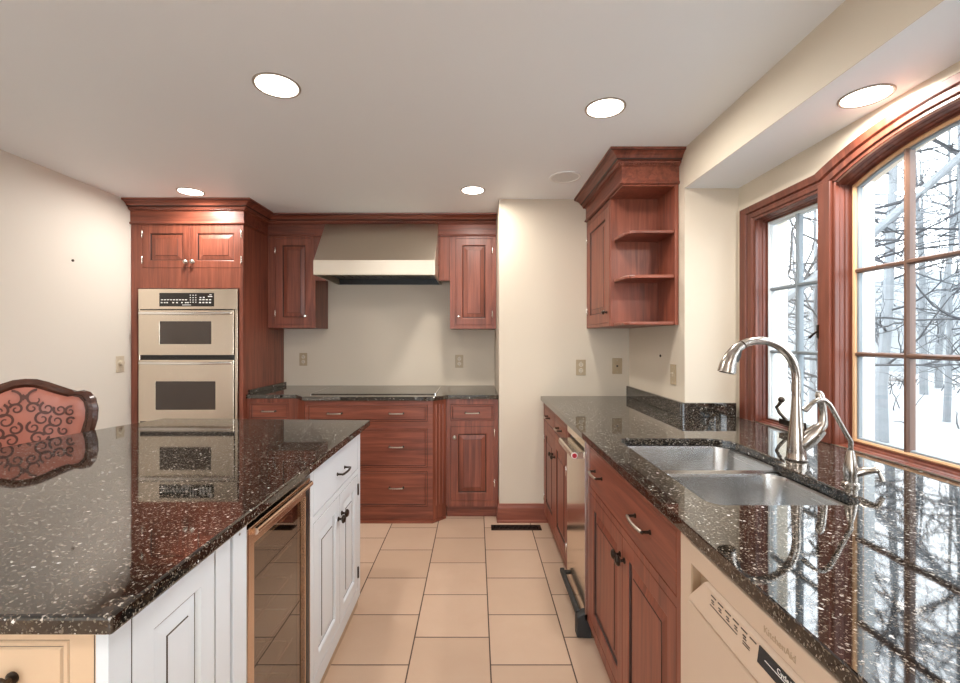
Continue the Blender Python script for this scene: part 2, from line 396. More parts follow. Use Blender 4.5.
w2 = light('window_2', [(PR, H0), (PL, H0)] + ain, 'pine', 'sashg', [1.53, 1.33, 1.13], [1.605, 1.283], 'muntin')
w3 = light('window_3', [(WR, H0), (MR, H0), (MR, 1.945), (WR, 1.945)], 'sash', 'sash', [.61], [1.59, 1.28], 'sashg')
for o_, (a, c) in ((w1, (PL, ML)), (w3, (MR, PR))):
    b = MB(); b.box(WWX - .004, WWX + .071, a, c, H0, 1.97).box(WWX - .016, WWX - .003, a + .012, c - .002, H0, 1.97)
    b.build('mullion_post', 'wood_window', o_, bev=.003)
    MB().box(WWX + .0715, WWX + .155, a, c, H0, 1.97).build('outer_post', 'sash', o_, bev=.003)
# casement latch and crank
b = MB(); b.box(WWX - .020, WWX - .0165, 1.828, 1.836, 1.345, 1.40).tube([(WWX - .018, 1.832, 1.375), (WWX - .022, 1.850, 1.362), (WWX - .024, 1.868, 1.348)], [.004, .0045, .006], 8)
b.build('latch', 'bronze', w1, smooth=True)
b = MB(); b.box(WWX + .005, WWX + .045, 1.98, 2.10, H0 + .02, H0 + .045)
b.tube([(WWX + .02, 2.07, H0 + .04), (WWX - .01, 2.075, H0 + .075), (WWX - .02, 2.08, H0 + .10), (WWX - .022, 2.05, H0 + .125)], .008, 8).sphere((WWX - .024, 2.04, H0 + .14), .014)
b.build('crank_handle', 'bronze', w1, smooth=True)

# ---- baseboard on the short wall
BBP = [(.012, 0), (.018, 0), (.018, .012), (.014, .018), (.014, .105), (.011, .118), (.008, .124), (.008, .132), (0, .136)]
b = MB(); b.loft([[(p[0], p[1], h) for p in inset([(.17, 3.50), (.17, SWY), (.56, SWY)], -d_, False)] for d_, h in BBP], False)
struct(b.build('baseboard_back', 'wood_h'))
b = MB(); b.box(LW, LW + .014, -3.5, 3.33, 0, .12); struct(b.build('baseboard_left', 'wood_y', bev=.003))

# ================================================================== CEILING LAMPS
def downlight(x, y, z, r, label):
    t = thing('recessed_ceiling_light', label, 'ceiling light', (x, y, z), 0, 'recessed ceiling lights')
    MB().lathe([(r * .90, -.001), (r * .905, -.004), (r * .97, -.005), (r, -.002), (r, 0), (r * .9, 0)], (0, 0, 0), 40).build('trim_ring', 'trim', t, smooth=True)
    MB().lathe([(.001, -.0035), (r * .6, -.004), (r * .87, -.003), (r * .87, -.001), (.001, -.001)], (0, 0, 0), 40).build('lens', 'lamp', t, smooth=True)
    l = bpy.data.lights.new('lamp', 'AREA'); l.shape = 'DISK'; l.size = r * 1.5; l.energy = LAMP_W; l.color = (1, .95, .88); l.spread = R(175)
    lo = bpy.data.objects.new('lamp', l); C.objects.link(lo); lo.parent = t; lo.location = (0, 0, -.012)
    return t
downlight(-.8075, 1.818, CH, .092, 'round recessed ceiling light over the island counter, largest on the ceiling')
downlight(.575, 1.993, CH, .089, 'round recessed ceiling light above the sink run, nearer than the grey speaker')
downlight(-1.987, 3.12, CH, .086, 'round recessed ceiling light just in front of the oven cabinet crown')
downlight(-.022, 3.09, CH, .084, 'round recessed ceiling light near the right end of the cooktop run')
downlight(1.305, 1.50, NCH, .076, 'round recessed light in the lowered soffit over the window')
for x, y in ((-1.6, -.6), (.3, -.6), (-1.6, -2.2), (.3, -2.2)):  # extra unseen ceiling lights, added as fill from behind the camera
    downlight(x, y, CH, .094, 'round recessed ceiling light added as fill behind the viewpoint, out of view')
t = thing('ceiling_speaker', 'round grey unlit ceiling speaker beside the shelf cabinet crown', 'speaker', (.566, 2.84, CH))
MB().lathe([(.082, -.002), (.086, -.006), (.098, -.006), (.1, 0), (.08, 0)], (0, 0, 0), 36).build('trim_ring', 'ring', t, smooth=True)
MB().lathe([(.001, -.003), (.083, -.003), (.083, -.0005), (.001, -.0005)], (0, 0, 0), 36).build('grille', 'grey', t)

# ================================================================== OVEN TOWER
OX0, OX1, OY = LW + .005, -1.735, 3.34
OW = OX1 - OX0
t = thing('oven_cabinet', 'tall cherry cabinet that holds the double wall oven beside the left wall', 'cabinet', (OX0, OY, 0))
def ox(px): return (px - 476) / 448 * OY - OX0
a0, a1 = ox(137.5), ox(239.2)
# side, back, shelf boards so the oven really sits in an opening
b = MB(); b.box(0, .019, .02, .70, .10, 2.30).box(OW - .019, OW, .02, .705, 0, 2.30).box(.019, OW - .019, .68, .70, .1, 2.3).box(.019, OW - .019, .02, .68, .55, .575).box(.019, OW - .019, .02, .68, 1.725, 1.745).box(.019, OW - .019, .02, .68, 2.27, 2.3)
b.build('carcass', 'wood_v', t)
d0, dm, d1 = ox(142.5), ox(190), ox(241)
zt, zb = 2.187, 1.873
frame(t, OW, .10, 2.215, [(a0, a1, .575, 1.722), (d0, d1, zb, zt), (.06, OW - .06, .14, .54)])
for k, (x0, x1) in enumerate(((d0 + .002, dm - .001), (dm + .001, d1 - .002))):
    d = panel_door('door', t, x0, x1, zb + .002, zt - .002, fr=.05)
    knob(d, x1 - .024 if k == 0 else x0 + .024, zb + .045)
    hinges(d, x0 - .004 if k == 0 else x1 + .004, (zb + .06, zt - .06))
slab_front('drawer', t, .062, OW - .062, .142, .538)
MB().box(0, OW, .06, .12, 0, .10).build('toe_kick', 'wood_h', t)
crown('crown_moulding', t, [(-.003, 0), (OW, 0), (OW, .385)])
# the oven
OVY = OY - .012
t = thing('double_wall_oven', 'stainless double wall oven with black control strip, built into the tall cabinet', 'oven', (OX0, OVY, 0))
def oz(py): return EYE - (py - 339.5) * OVY / 448
def oxx(px): return (px - 476) / 448 * OVY - OX0
e0, e1 = oxx(138.8), oxx(237.8); g0, g1 = oxx(140.8), oxx(234.8)
b = MB(); b.box(a0 + .004, a1 - .004, .016, .60, .58, 1.715); b.build('oven_body', 'black', t)
b = MB(); b.box(e0, e1, -.006, .010, oz(309.3), oz(289)); fr_ = b.build('control_panel', 'steelv', t, bev=.003)
q = MB(); q.box(oxx(160), oxx(214.5), -.0075, -.0055, oz(306.5), oz(293)); cp = q.build('control_display', 'blackglass', fr_)
q = MB(); ww = oxx(214.5) - oxx(160); zz0, zz1 = oz(306.5), oz(293); hh = zz1 - zz0
def mark(u0, u1, v0, v1): q.box(oxx(160) + ww * u0, oxx(160) + ww * u1, -.0083, -.0074, zz0 + hh * v0, zz0 + hh * v1)
for k in range(9): mark(.03 + k * .055, .068 + k * .055, .46, .52)
for u in (.03, .085, .13, .24, .31, .40, .47, .51): mark(u, u + .03, .24, .32)
for u in (.56, .61, .66):
    for v in (.28, .45, .62, .80): mark(u, u + .018, v, v + .06)
for u in (.73, .79, .85, .91): mark(u, u + .035, .24, .33); mark(u, u + .04, .46, .53)
mark(.74, .77, .62, .70); mark(.80, .83, .62, .70); mark(.89, .97, .70, .77); mark(.92, .96, .84, .89); mark(.42, .58, .09, .13)
q.build('control_lettering', 'ink', cp)
for xa, xb in ((e0, g0 - .003), (g1 + .003, e1)): MB().box(xa, xb, -.004, .010, .575, oz(309.3) - .001).build('side_trim', 'steelv', t, bev=.002)
def oven_door(z0, z1, w0, w1, v0, v1):
    b = MB(); ol = [(g0, z0), (g1, z0), (g1, z1), (g0, z1)]
    d = slab('door', ol, [[(w0, v0), (w1, v0), (w1, v1), (w0, v1)]], -.016, .010, 'steelv', t, .003, 'y')
    q = MB(); q.box(w0 - .002, w1 + .002, -.012, -.004, v0 - .002, v1 + .002); q.build('oven_window', 'ovenglass', d)
    n = 16; pts = [(g0 + .012 + (g1 - g0 - .024) * k / n, -.030 - .022 * sin(pi * k / n), z1 - .022 - .004 * sin(pi * k / n)) for k in range(n + 1)]
    q = MB(); q.tube(pts, [.010] * (n + 1), 12)
    q.tube([(pts[0][0] + .01, -.014, pts[0][2]), (pts[0][0] + .01, -.034, pts[0][2])], .009, 10).tube([(pts[-1][0] - .01, -.014, pts[-1][2]), (pts[-1][0] - .01, -.034, pts[-1][2])], .009, 10)
    q.build('handle', 'chrome', d, smooth=True); return d
oven_door(oz(355), oz(310.4), oxx(161), oxx(212.3), oz(344), oz(321.5))
b = MB(); b.box(g0, g1, -.004, .010, oz(359.3), oz(355) - .001)
for k in range(3): b.box(g0 + .01, g1 - .01, -.006, -.003, oz(358.6) + k * .009, oz(358.6) + k * .009 + .003)
b.build('vent_grille', 'black', t)
oven_door(oz(421), oz(359.8), oxx(157), oxx(216.5), oz(409.5), oz(381.3))
b = MB(); b.box(g0, g1, -.004, .010, oz(424.5), oz(421) - .001); b.build('vent_grille', 'black', t)
b = MB(); b.box(g0, g1, -.014, .010, .578, oz(424.7)); b.build('bottom_panel', 'steelv', t, bev=.002)

# ================================================================== BACK UPPERS, HOOD
UY = 3.73
def ux(px, Y=UY): return (px - 476) / 448 * Y
def upper(label, x0, x1, dx0, dx1, z0, hinge_left, kx, fill=None):
    t = thing('wall_cabinet', label, 'cabinet', (x0, UY, 0)); W = x1 - x0; zt = 2.182
    carcass(t, 0, W, .02, BW - UY - .002, z0, 2.30)
    frame(t, W, z0, 2.216, [(dx0 - x0, dx1 - x0, z0 + .03, zt)])
    d = panel_door('door', t, dx0 - x0 + .0015, dx1 - x0 - .0015, z0 + .032, zt - .002)
    knob(d, kx - x0, z0 + .10, mat_='chrome', r=.013)
    hinges(d, dx0 - x0 - .003 if hinge_left else dx1 - x0 + .003, (z0 + .12, zt - .10))
    return t
upper('cherry wall cabinet with one door between the oven tower and the hood', OX1 + .002, ux(315.4), ux(275.5), ux(312), 1.436, True, ux(306))
upper('cherry wall cabinet with one door at the right of the hood, above the cooktop run', ux(450), .168, ux(455.6), ux(492), 1.43, False, ux(458.8))
pl = thing('hood_backing_panel', 'cherry wood filler panel behind the steel hood, between the wall cabinets', 'panel', (0, UY, 0))
xl, xr = ux(315.4) + .001, ux(450) - .001
slab('board', [(xl, 1.83), (-1.247, 1.83), (-1.247, 1.953), (-.309, 1.953), (-.309, 1.83), (xr, 1.83), (xr, 2.197), (xl, 2.197)], [], 0, .02, 'wood_v', pl, axis='y')
MB().box(-.300, ux(450) - .006, -.006, -.0002, 1.835, 2.19).build('fluted_strip', 'wood_v', pl, bev=.002)
cr = thing('crown_moulding', 'long cherry crown moulding over the hood and its two wall cabinets', 'moulding', (0, UY, 0))
crown('moulding', cr, [(OX1 + .004, -.001), (.1675, -.001)])
# hood
HX0, HX1, HY = -1.244, -.312, 3.43
t = thing('range_hood', 'sloping stainless steel range hood over the cooktop', 'range hood', ((HX0 + HX1) / 2, HY, 0))
hw = (HX1 - HX0) / 2; yb = UY - HY - .020; zb_, zf, zt_ = 1.833, 1.949, 2.294
for nm, prof in (('canopy', [(0, zf), (yb - .012, zt_), (yb, zt_), (yb, zf)]),):
    MB().prism(prof, -hw, hw, 'x').build(nm, 'hoodsteel', t, bev=.003)
# band: hollow box
b = MB(); b.box(-hw, hw, -.006, .016, zb_, zf).box(-hw, -hw + .016, .016, BW - HY - .004, zb_, zf).box(hw - .016, hw, .016, BW - HY - .004, zb_, zf)
MB().box(-hw + .016, hw - .016, BW - HY - .02, BW - HY - .004, zb_ + .001, zf).build('rear_liner', 'black', t)
hb = b.build('lower_band', 'hoodsteel', t, bev=.003)
b = MB(); b.box(-hw + .016, hw - .016, .016, BW - HY - .02, zb_ + .05, zb_ + .06)
for k in range(12): b.box(-hw + .06 + k * .068, -hw + .10 + k * .068, .08, .50, zb_ + .044, zb_ + .05)
b.build('filter', 'bronze', t)
for sx in (-1, 1): MB().lathe([(.001, -.012), (.018, -.010), (.018, .0), (.001, 0)], (sx * (hw - .12), .06, zb_ + .05), 14).build('hood_lamp', 'chrome', t, smooth=True)

# ================================================================== BACK BASE RUN
BZ0, BZ1, CT = .085, .893, .925
def base_unit(label, x0, x1, Y, rows, D, toe=.03, chamfer=None):
    """rows: list of (kind, [(x0,x1)..], z0, z1)"""
    t = thing('base_cabinet', label, 'cabinet', (x0, Y, 0)); W = x1 - x0
    ops = [(a, c, r[2], r[3]) for r in rows for a, c in r[1]]
    cl = .0
    carcass(t, 0, W, .02, D, BZ0, BZ1)
    frame(t, W, BZ0, BZ1, ops)
    MB().box(0.002, W - .002, toe, toe + .02, 0, BZ0).build('toe_kick', 'wood_h', t)
    return t
bx_l, bx_r = -1.250, -.316
t = base_unit('narrow cherry base cabinet with one drawer beside the oven tower', OX1 + .003, bx_l - .095, 3.385, [('dr', [(.022, .318)], .735, .862), ('do', [(.022, .318)], .13, .70)], .64)
d = slab_front('drawer', t, .024, .316, .737, .860, edge=.012); pull(d, .17, .80)
d = panel_door('door', t, .024, .316, .132, .698); knob(d, .29, .62)
# centre bank with angled corner posts
CY = 3.275; W = bx_r - bx_l
t = thing('cooktop_cabinet', 'wide bumped-out cherry base cabinet of drawers below the cooktop', 'cabinet', (bx_l, CY, 0))
carcass(t, .0, W, .02, .76, BZ0, BZ1)
def cz(py): return EYE - (py - 339.5) * CY / 448
def cx(px): return (px - 476) / 448 * CY - bx_l
rows = [(cz(421.5), cz(405)), (cz(469), cz(428.8)), (cz(506.5), cz(470.5))]
rows[1] = (cz(467.5), cz(428.8)); rows[2] = (cz(506.5), cz(471.5))
frame(t, W, 0.0, BZ1, [(cx(307), cx(427.5), a, c) for a, c in rows], 'wood_h')
for k, (a, c) in enumerate(rows):
    d = slab_front('drawer', t, cx(307) + .0025, cx(427.5) - .0025, a + .0025, c - .0025, edge=.011)
    for px in ((335, 396.5) if k == 0 else (335, 396.5)): pull(d, cx(px), (a + c) / 2 + (.0 if k == 0 else .012), .10)
for sx, xx in ((-1, 0), (1, W)):
    b = MB(); e = sx * .09
    b.prism([(xx, 0), (xx + e, .09), (xx + e, .12), (xx, .12)] if sx > 0 else [(xx, 0), (xx, .12), (xx + e, .12), (xx + e, .09)], 0.0, BZ1, 'z')
    if sx > 0:
        for k in range(3):
            u = .25 + .25 * k; b.prism([(xx + .09 * (u - .05) + .001, .09 * (u - .05) - .001), (xx + .09 * (u + .05) + .001, .09 * (u + .05) - .001), (xx + .09 * u + .005, .09 * u - .005)], .12, .86, 'z')
    b.build('corner_post', 'wood_v', t)
b = MB(); b.prism([(-.09, .086), (0, -.004), (W, -.004), (W + .09, .086), (W + .09, .080), (W, -.012), (0, -.012), (-.09, .080)], 0, .02, 'z'); b.build('shoe_moulding', 'wood_h', t)
# right unit
SX0 = bx_r + .093; Y = 3.368
t = base_unit('cherry base cabinet with one drawer over one door beside the short cream wall', SX0, .166, Y, [('dr', [((450.5 - 476) / 448 * Y - SX0, (494 - 476) / 448 * Y - SX0)], EYE - (421 - 339.5) * Y / 448, EYE - (404.3 - 339.5) * Y / 448), ('do', [((450.5 - 476) / 448 * Y - SX0, (494 - 476) / 448 * Y - SX0)], EYE - (500.3 - 339.5) * Y / 448, EYE - (426.5 - 339.5) * Y / 448)], .66)
xa, xb = (450.5 - 476) / 448 * Y - SX0, (494 - 476) / 448 * Y - SX0
d = slab_front('drawer', t, xa + .002, xb - .002, EYE - (421 - 339.5) * Y / 448 + .002, EYE - (404.3 - 339.5) * Y / 448 - .002, edge=.011); pull(d, (xa + xb) / 2, EYE - (412.7 - 339.5) * Y / 448, .10)
d = panel_door('door', t, xa + .002, xb - .002, EYE - (500.3 - 339.5) * Y / 448 + .002, EYE - (426.5 - 339.5) * Y / 448 - .002)
knob(d, xa + .03, EYE - (437 - 339.5) * Y / 448); hinges(d, xb + .003, (.26, .64))
# counter
ctp = [(OX1 + .003, BW - .002), (OX1 + .003, 3.37), (bx_l - .105, 3.37), (bx_l - .012, 3.25), (bx_r + .012, 3.25), (SX0 + .012, 3.345), (.168, 3.345), (.168, BW - .002)]
tag(slab('countertop', ctp, [], .895, CT, 'granite', None, .004), 'dark speckled granite countertop along the back wall under the hood', 'countertop')
b = MB(); b.box(OX1 + .004, OX1 + .024, 3.40, BW - .004, CT + .0005, CT + .033)
tag(b.build('side_splash', 'granite', bev=.002), 'low dark granite splash strip against the oven tower side', 'backsplash')
t = thing('cooktop', 'flat black glass cooktop with a steel rim set on the back counter', 'cooktop', (-.775, 3.63, CT))
b = MB(); b.box(-.465, .465, -.255, .255, .0005, .006); b.build('glass_top', 'blackglass', t, bev=.002)
for xa, xb in ((-.471, -.4645), (.4645, .471)): MB().box(xa, xb, -.260, .260, .0005, .0075).build('side_rim', 'chrome', t)
for ya, yb_ in ((-.260, -.2555), (.2555, .260)): MB().box(-.4645, .4645, ya, yb_, .0005, .0055).build('edge_rim', 'bronze', t)

# ================================================================== ISLAND
IX, IY0, IY1 = -.585, .713, 2.265
itop = [(-2.03, .671), (-.5455, .671), (-.5455, 2.31), (-1.64, 2.365), (-1.76, 2.03), (-1.83, 1.714), (-1.93, 1.3)]
tag(slab('island_countertop', itop[::-1], [], .895, CT, 'granite', None, .006), 'wide dark polished granite countertop on the island', 'countertop')
# near corner unit (white right side, cream front)
t = thing('island_cabinet', 'painted island cabinet at the near corner, cream front and white panelled side', 'cabinet', (IX, IY0, 0))
yA = 1.0665 - IY0
b = MB(); b.box(-.93, -.02, .02, yA, .085, .893); b.build('carcass', 'white', t)
b = MB(); b.box(-.93, -.07, .05, yA, 0, .085); b.build('toe_kick', 'dark', t)
sd = bpy.data.objects.new('side_panel', None)
# side (+X) face in a rotated local frame: helper empty would be a part, so map by hand
def side_loft(x_rel, y0, y1, z0, z1, st, mi):
    q = MB(); q.loft([[(x_rel - d, y0 + i, z0 + i), (x_rel - d, y1 - i, z0 + i), (x_rel - d, y1 - i, z1 - i), (x_rel - d, y0 + i, z1 - i)] for i, d in st], True, True, True, mi); return q
bpy.data.objects.remove(sd)
o = slab('side_frame', [(0, .085), (yA, .085), (yA, .893), (0, .893)], [[(.047, .14), (.294, .14), (.294, .868), (.047, .868)]], -.02, 0, 'white', t, axis='x')
st = [(0, .018), (0, .001), (.0015, 0), (.050, 0), (.054, .004), (.057, .009), (.0595, .009), (.088, .004), (.0895, .0015)]
q = side_loft(0, .0505, .2905, .1435, .8645, st, [1, 0, 0, 0, 0, 1, 0, 1, 0]); q.build('side_panel', ['white', 'glaze'], t)
o = slab('front_frame', [(-.93, .085), (-.0205, .085), (-.0205, .893), (-.93, .893)], [[(-.86, .70), (-.0615, .70), (-.0615, .862), (-.86, .862)], [(-.86, .13), (-.0615, .13), (-.0615, .68), (-.86, .68)]], 0, .019, 'cream', t, axis='y')
MB().box(-.0225, -.0215, -.0006, 0, .085, .893).build('glaze_line', 'glaze', t)
d = slab_front('drawer', t, -.858, -.0635, .702, .860, 'cream', edge=.008); knob(d, -.152, .802, mat_='bronze', r=.015); knob(d, -.77, .802, mat_='bronze', r=.015)
d = panel_door('door', t, -.858, -.462, .132, .678, ['cream', 'glaze'], gl=True); d = panel_door('door', t, -.460, -.0635, .132, .678, ['cream', 'glaze'], gl=True)
# filler
tag(MB().box(IX - .30, IX + .004, 1.073, 1.136, .02, .885).build('filler_panel', 'white', bev=.002), 'narrow plain white upright panel between near island cabinet and wine cooler', 'panel')
fp = bpy.data.objects['filler_panel']; MB().lathe([(.001, 0), (.003, 0), (.003, .002), (.001, .0025)], (IX + .004, 1.10, .862), 10, 'x').build('screw', 'pewter', fp)
# wine cooler
CY0, CY1 = 1.142, 1.572; L = CY1 - CY0
t = thing('wine_cooler', 'undercounter wine cooler with glass door and coppery steel frame in the island', 'wine cooler', (IX - .028, CY0, 0), pi / 2)
b = MB(); b.box(0, .018, .004, .58, .06, .862).box(L - .018, L, .004, .58, .06, .862).box(.018, L - .018, .004, .58, .06, .10).box(.018, L - .018, .004, .58, .83, .862).box(.018, L - .018, .56, .58, .10, .83)
b.build('housing', 'black', t)
b = MB(); b.box(.01, L - .01, .01, .10, 0, .06); b.build('kick_grille', 'black', t)
dr = slab('door_frame', [(0, .07), (L, .07), (L, .855), (0, .855)], [[(.034, .11), (L - .042, .11), (L - .042, .805), (.034, .805)]], -.032, .0, 'copper', t, .003, 'y')
MB().box(.033, L - .041, -.022, -.016, .109, .806).build('glass_pane', 'cglass', dr)
MB().box(L - .041, L - .012, -.0335, -.032, .09, .835).build('dark_gasket', 'black', dr)
n = 10; b = MB(); b.tube([(.02 + (L - .04) * k / n, -.040, .842) for k in range(n + 1)], .0095, 12)
for x in (.035, L - .035): b.tube([(x, -.030, .842), (x, -.04, .842)], .007, 8)
b.build('handle', 'copper', dr, smooth=True)
for z in (.20, .31, .42, .53, .64, .745):
    b = MB()
    for yy in (.03, .14, .26, .38, .50):
        b.tube([(.022 + (L - .044) * k / 24, yy, z + .012 * abs(sin(pi * 4 * k / 24)) - .006) for k in range(25)], .0028, 6)
    b.tube([(.03, .02, z - .008), (.03, .54, z - .008)], .0035, 6).tube([(L - .03, .02, z - .008), (L - .03, .54, z - .008)], .0035, 6).tube([(.022, .02, z + .004), (L - .022, .02, z + .004)], .004, 6)
    b.build('wire_shelf', 'chrome', t, smooth=True)
b = MB(); b.lathe([(.001, -.012), (.016, -.010), (.018, 0), (.001, 0)], (.09, .06, .82), 12).build('interior_lamp', 'chrome', t)
# white drawer and door unit
DY0, DY1 = 1.580, 2.262; L = DY1 - DY0
t = thing('island_cabinet', 'white island cabinet with one drawer and two doors at the far end', 'cabinet', (IX, DY0, 0), pi / 2)
carcass(t, 0, L, .02, .70, .055, .893, 'white')
frame(t, L, .055, .893, [(.03, L - .05, .70, .868), (.03, L - .05, .115, .675)], 'white')
d = slab_front('drawer', t, .0325, L - .0525, .7025, .8655, 'white'); pull(d, .36, .772, .105, mats=('bronze', 'bronze'))
mid = 1.925 - DY0
d = panel_door('door', t, .0325, mid - .0015, .1175, .6725, ['white', 'glaze'], gl=True); knob(d, mid - .024, .578, mat_='bronze', r=.017)
d = panel_door('door', t, mid + .0015, L - .0525, .1175, .6725, ['white', 'glaze'], gl=True); knob(d, mid + .024, .585, mat_='bronze', r=.017); hinges(d, L - .049, (.19, .60), mat_='bronze')
MB().box(0, L, .012, .03, 0, .055).build('toe_kick', 'almond_d', t)

# ================================================================== RIGHT RUN
RX = .497
def rrun(name, label, cat, yfar): return thing(name, label, cat, (RX, yfar, 0), -pi / 2)
# far unit
t = rrun('base_cabinet', 'cherry base cabinet with two small drawers and two doors against the short wall', 'cabinet', 3.286); L = 3.286 - 2.425; D = RWX - RX - .005
carcass(t, 0, L, .02, D, .085, .893)
ops = [(.03, L / 2 - .018), (L / 2 + .018, L - .03)]
frame(t, L, .085, .893, [(a, c, .745, .868) for a, c in ops] + [(a, c, .12, .715) for a, c in ops])
for k, (a, c) in enumerate(ops):
    d = slab_front('drawer', t, a + .002, c - .002, .747, .866, edge=.01); pull(d, (a + c) / 2, .808, .09)
    d = panel_door('door', t, a + .002, c - .002, .122, .713); knob(d, c - .02 if k == 0 else a + .02, .60, mat_='bronze'); hinges(d, a - .002 if k == 0 else c + .002, (.2, .62))
MB().box(.0, L, .03, .05, 0, .085).build('toe_kick', 'wood_h', t)
# trash compactor
t = rrun('trash_compactor', 'stainless trash compactor with projecting top handle and black foot pedal', 'trash compactor', 2.418); L = 2.418 - 2.005
b = MB(); b.box(.004, L - .004, .012, .58, .09, .885); b.build('housing', 'black', t)
b = MB(); b.box(0, L - .012, -.006, .012, .085, .80); b.build('front_panel', 'steelv', t, bev=.003)
b = MB(); b.box(L - .008, L, -.010, .012, .085, .885); b.build('side_trim', 'chrome', t)
b = MB(); b.box(0, L - .012, -.004, .012, .845, .885); b.build('top_panel', 'steelv', t, bev=.002)
b = MB(); b.prism([(-.070, .808), (-.070, .826), (-.064, .832), (.012, .834), (.012, .803), (-.064, .803)], .10, L - .012, 'x'); h = b.build('handle', 'steel', t, bev=.003)
b = MB(); b.lathe([(.001, 0), (.011, 0), (.011, .003), (.001, .004)], (L - .012, -.054, .817), 18, 'x'); e_ = b.build('emblem', 'red', h, smooth=True)
b = MB(); b.lathe([(.0115, -.001), (.0135, -.001), (.0135, .002), (.0115, .002)], (L - .012, -.054, .817), 18, 'x').build('emblem_ring', 'ink', h)
b = MB(); b.box(-.0, L - .03, -.045, -.022, .086, .112).box(0, .03, -.024, .0, .086, .10).box(L - .06, L - .03, -.024, .0, .086, .10); b.build('foot_pedal', 'rubber', t, bev=.006)
b = MB(); b.prism([(-.045, .004), (-.045, .095), (-.01, .115), (.02, .115), (.02, 0), (-.01, 0)], L - .045, L + .0, 'x'); b.build('pedal_bracket', 'rubber', t, bev=.006)
# sink cabinet
t = rrun('sink_cabinet', 'cherry cabinet under the sink with a wide false drawer and two doors', 'cabinet', 1.998); L = 1.998 - 1.080
carcass(t, 0, L, .02, D, .085, .66)
frame(t, L, .085, .893, [(.045, L - .03, .700, .866), (.045, L - .03, .12, .675)])
d = slab_front('drawer', t, .0475, L - .0325, .7025, .8635); pull(d, .18, .790, .10); pull(d, .66, .790, .12)
mid = .475
d = panel_door('door', t, .0475, mid - .0015, .1225, .6725); knob(d, mid - .022, .60, mat_='bronze', r=.017)
d = panel_door('door', t, mid + .0015, L - .0325, .1225, .6725); knob(d, mid + .024, .60, mat_='bronze', r=.017)
MB().box(.0, L, .03, .05, 0, .085).build('toe_kick', 'wood_h', t)
# dishwasher
t = rrun('dishwasher', 'almond dishwasher with printed control band and black display below the sink counter', 'dishwasher', 1.076); L = .612
b = MB(); b.box(.01, L - .01, .02, .58, .02, .880); b.build('housing', 'black', t)
for xa, xb in ((0, .052), (L - .02, L)): MB().box(xa, xb, -.006, .02, .09, .878).build('side_frame', 'almond', t, bev=.002)
b = MB(); b.box(.053, L - .021, -.010, .02, .832, .878); ts = b.build('top_strip', 'almond', t, bev=.003)
prof = [(-.004, .828), (-.012, .822), (-.020, .760), (-.012, .752), (.02, .752), (.02, .828)]
b = MB(); b.loft([[(.126 - (.828 - p[1]) * .9, p[0], p[1]) for p in prof], [(L - .021, p[0], p[1]) for p in prof]], True, True, True); cbn = b.build('control_band', 'almond', t, bev=.002)
b = MB(); b.box(.053, .060, -.006, .02, .752, .829).box(.060, .122, .012, .0199, .752, .829); b.build('latch_pocket', 'almond_d', t)
def band(y_off, v): return (-.012 - (.822 - v) / .062 * .008) - y_off
b = MB()
for k in range(6):
    x = .155 + k * .026
    b.box(x, x + .018, band(.0012, .815), -.010, .8135, .8155)
for k in range(5):
    x = .158 + k * .027
    b.box(x, x + .009, band(.0012, .807), -.010, .8055, .8075); b.box(x + .002, x + .011, band(.0012, .8025), -.010, .8015, .803)
b.box(.155, .25, band(.0012, .796), -.010, .7955, .7965); b.box(.268, .288, band(.0012, .797), -.010, .7965, .7975); b.box(.268, .288, band(.0012, .793), -.010, .7925, .7935)
b.build('button_lettering', 'glaze', cbn)
b = MB(); b.prism([(band(.0018, .819), .819), (band(.0018, .791), .791), (-.010, .791), (-.010, .819)], .312, .52, 'x'); dsp = b.build('display', 'blackglass', cbn)
b = MB(); b.prism([(band(.0024, .806), .806), (band(.0024, .805), .805), (-.012, .805), (-.012, .806)], .330, .50, 'x'); b.build('display_line', 'ink', dsp)
def text(s_, size, par, loc, mat_, name='lettering'):
    cu = bpy.data.curves.new(name, 'FONT'); cu.body = s_; cu.size = size; cu.extrude = .0003; cu.materials.append(M[mat_])
    tmp = bpy.data.objects.new(name, cu); C.objects.link(tmp); me = bpy.data.meshes.new_from_object(tmp); bpy.data.objects.remove(tmp); bpy.data.curves.remove(cu)
    if not me.materials: me.materials.append(M[mat_])
    o = bpy.data.objects.new(name, me); C.objects.link(o); o.parent = par; o.location = loc; o.rotation_euler = (pi / 2, 0, 0); return o
text('Cycle Time', .012, dsp, (.360, -.0160, .8085), 'ink')
text('KitchenAid', .017, ts, (.318, -.0105, .846), 'almond_d')
b = MB(); b.box(.053, L - .021, -.014, .02, .10, .747); b.build('door_panel', 'almond', t, bev=.004)
b = MB(); b.box(.02, L - .02, .04, .06, 0, .09); b.build('toe_kick', 'black', t)
# cabinet beyond the dishwasher, toward the viewpoint
t = rrun('base_cabinet', 'cherry end cabinet after the dishwasher, below the frame', 'cabinet', .460); L = .26
carcass(t, 0, L, .02, D, .085, .893); frame(t, L, .085, .893, [(.03, L - .03, .12, .868)]); panel_door('door', t, .032, L - .032, .122, .866)
MB().box(.0, L, .03, .05, 0, .085).build('toe_kick', 'wood_h', t)

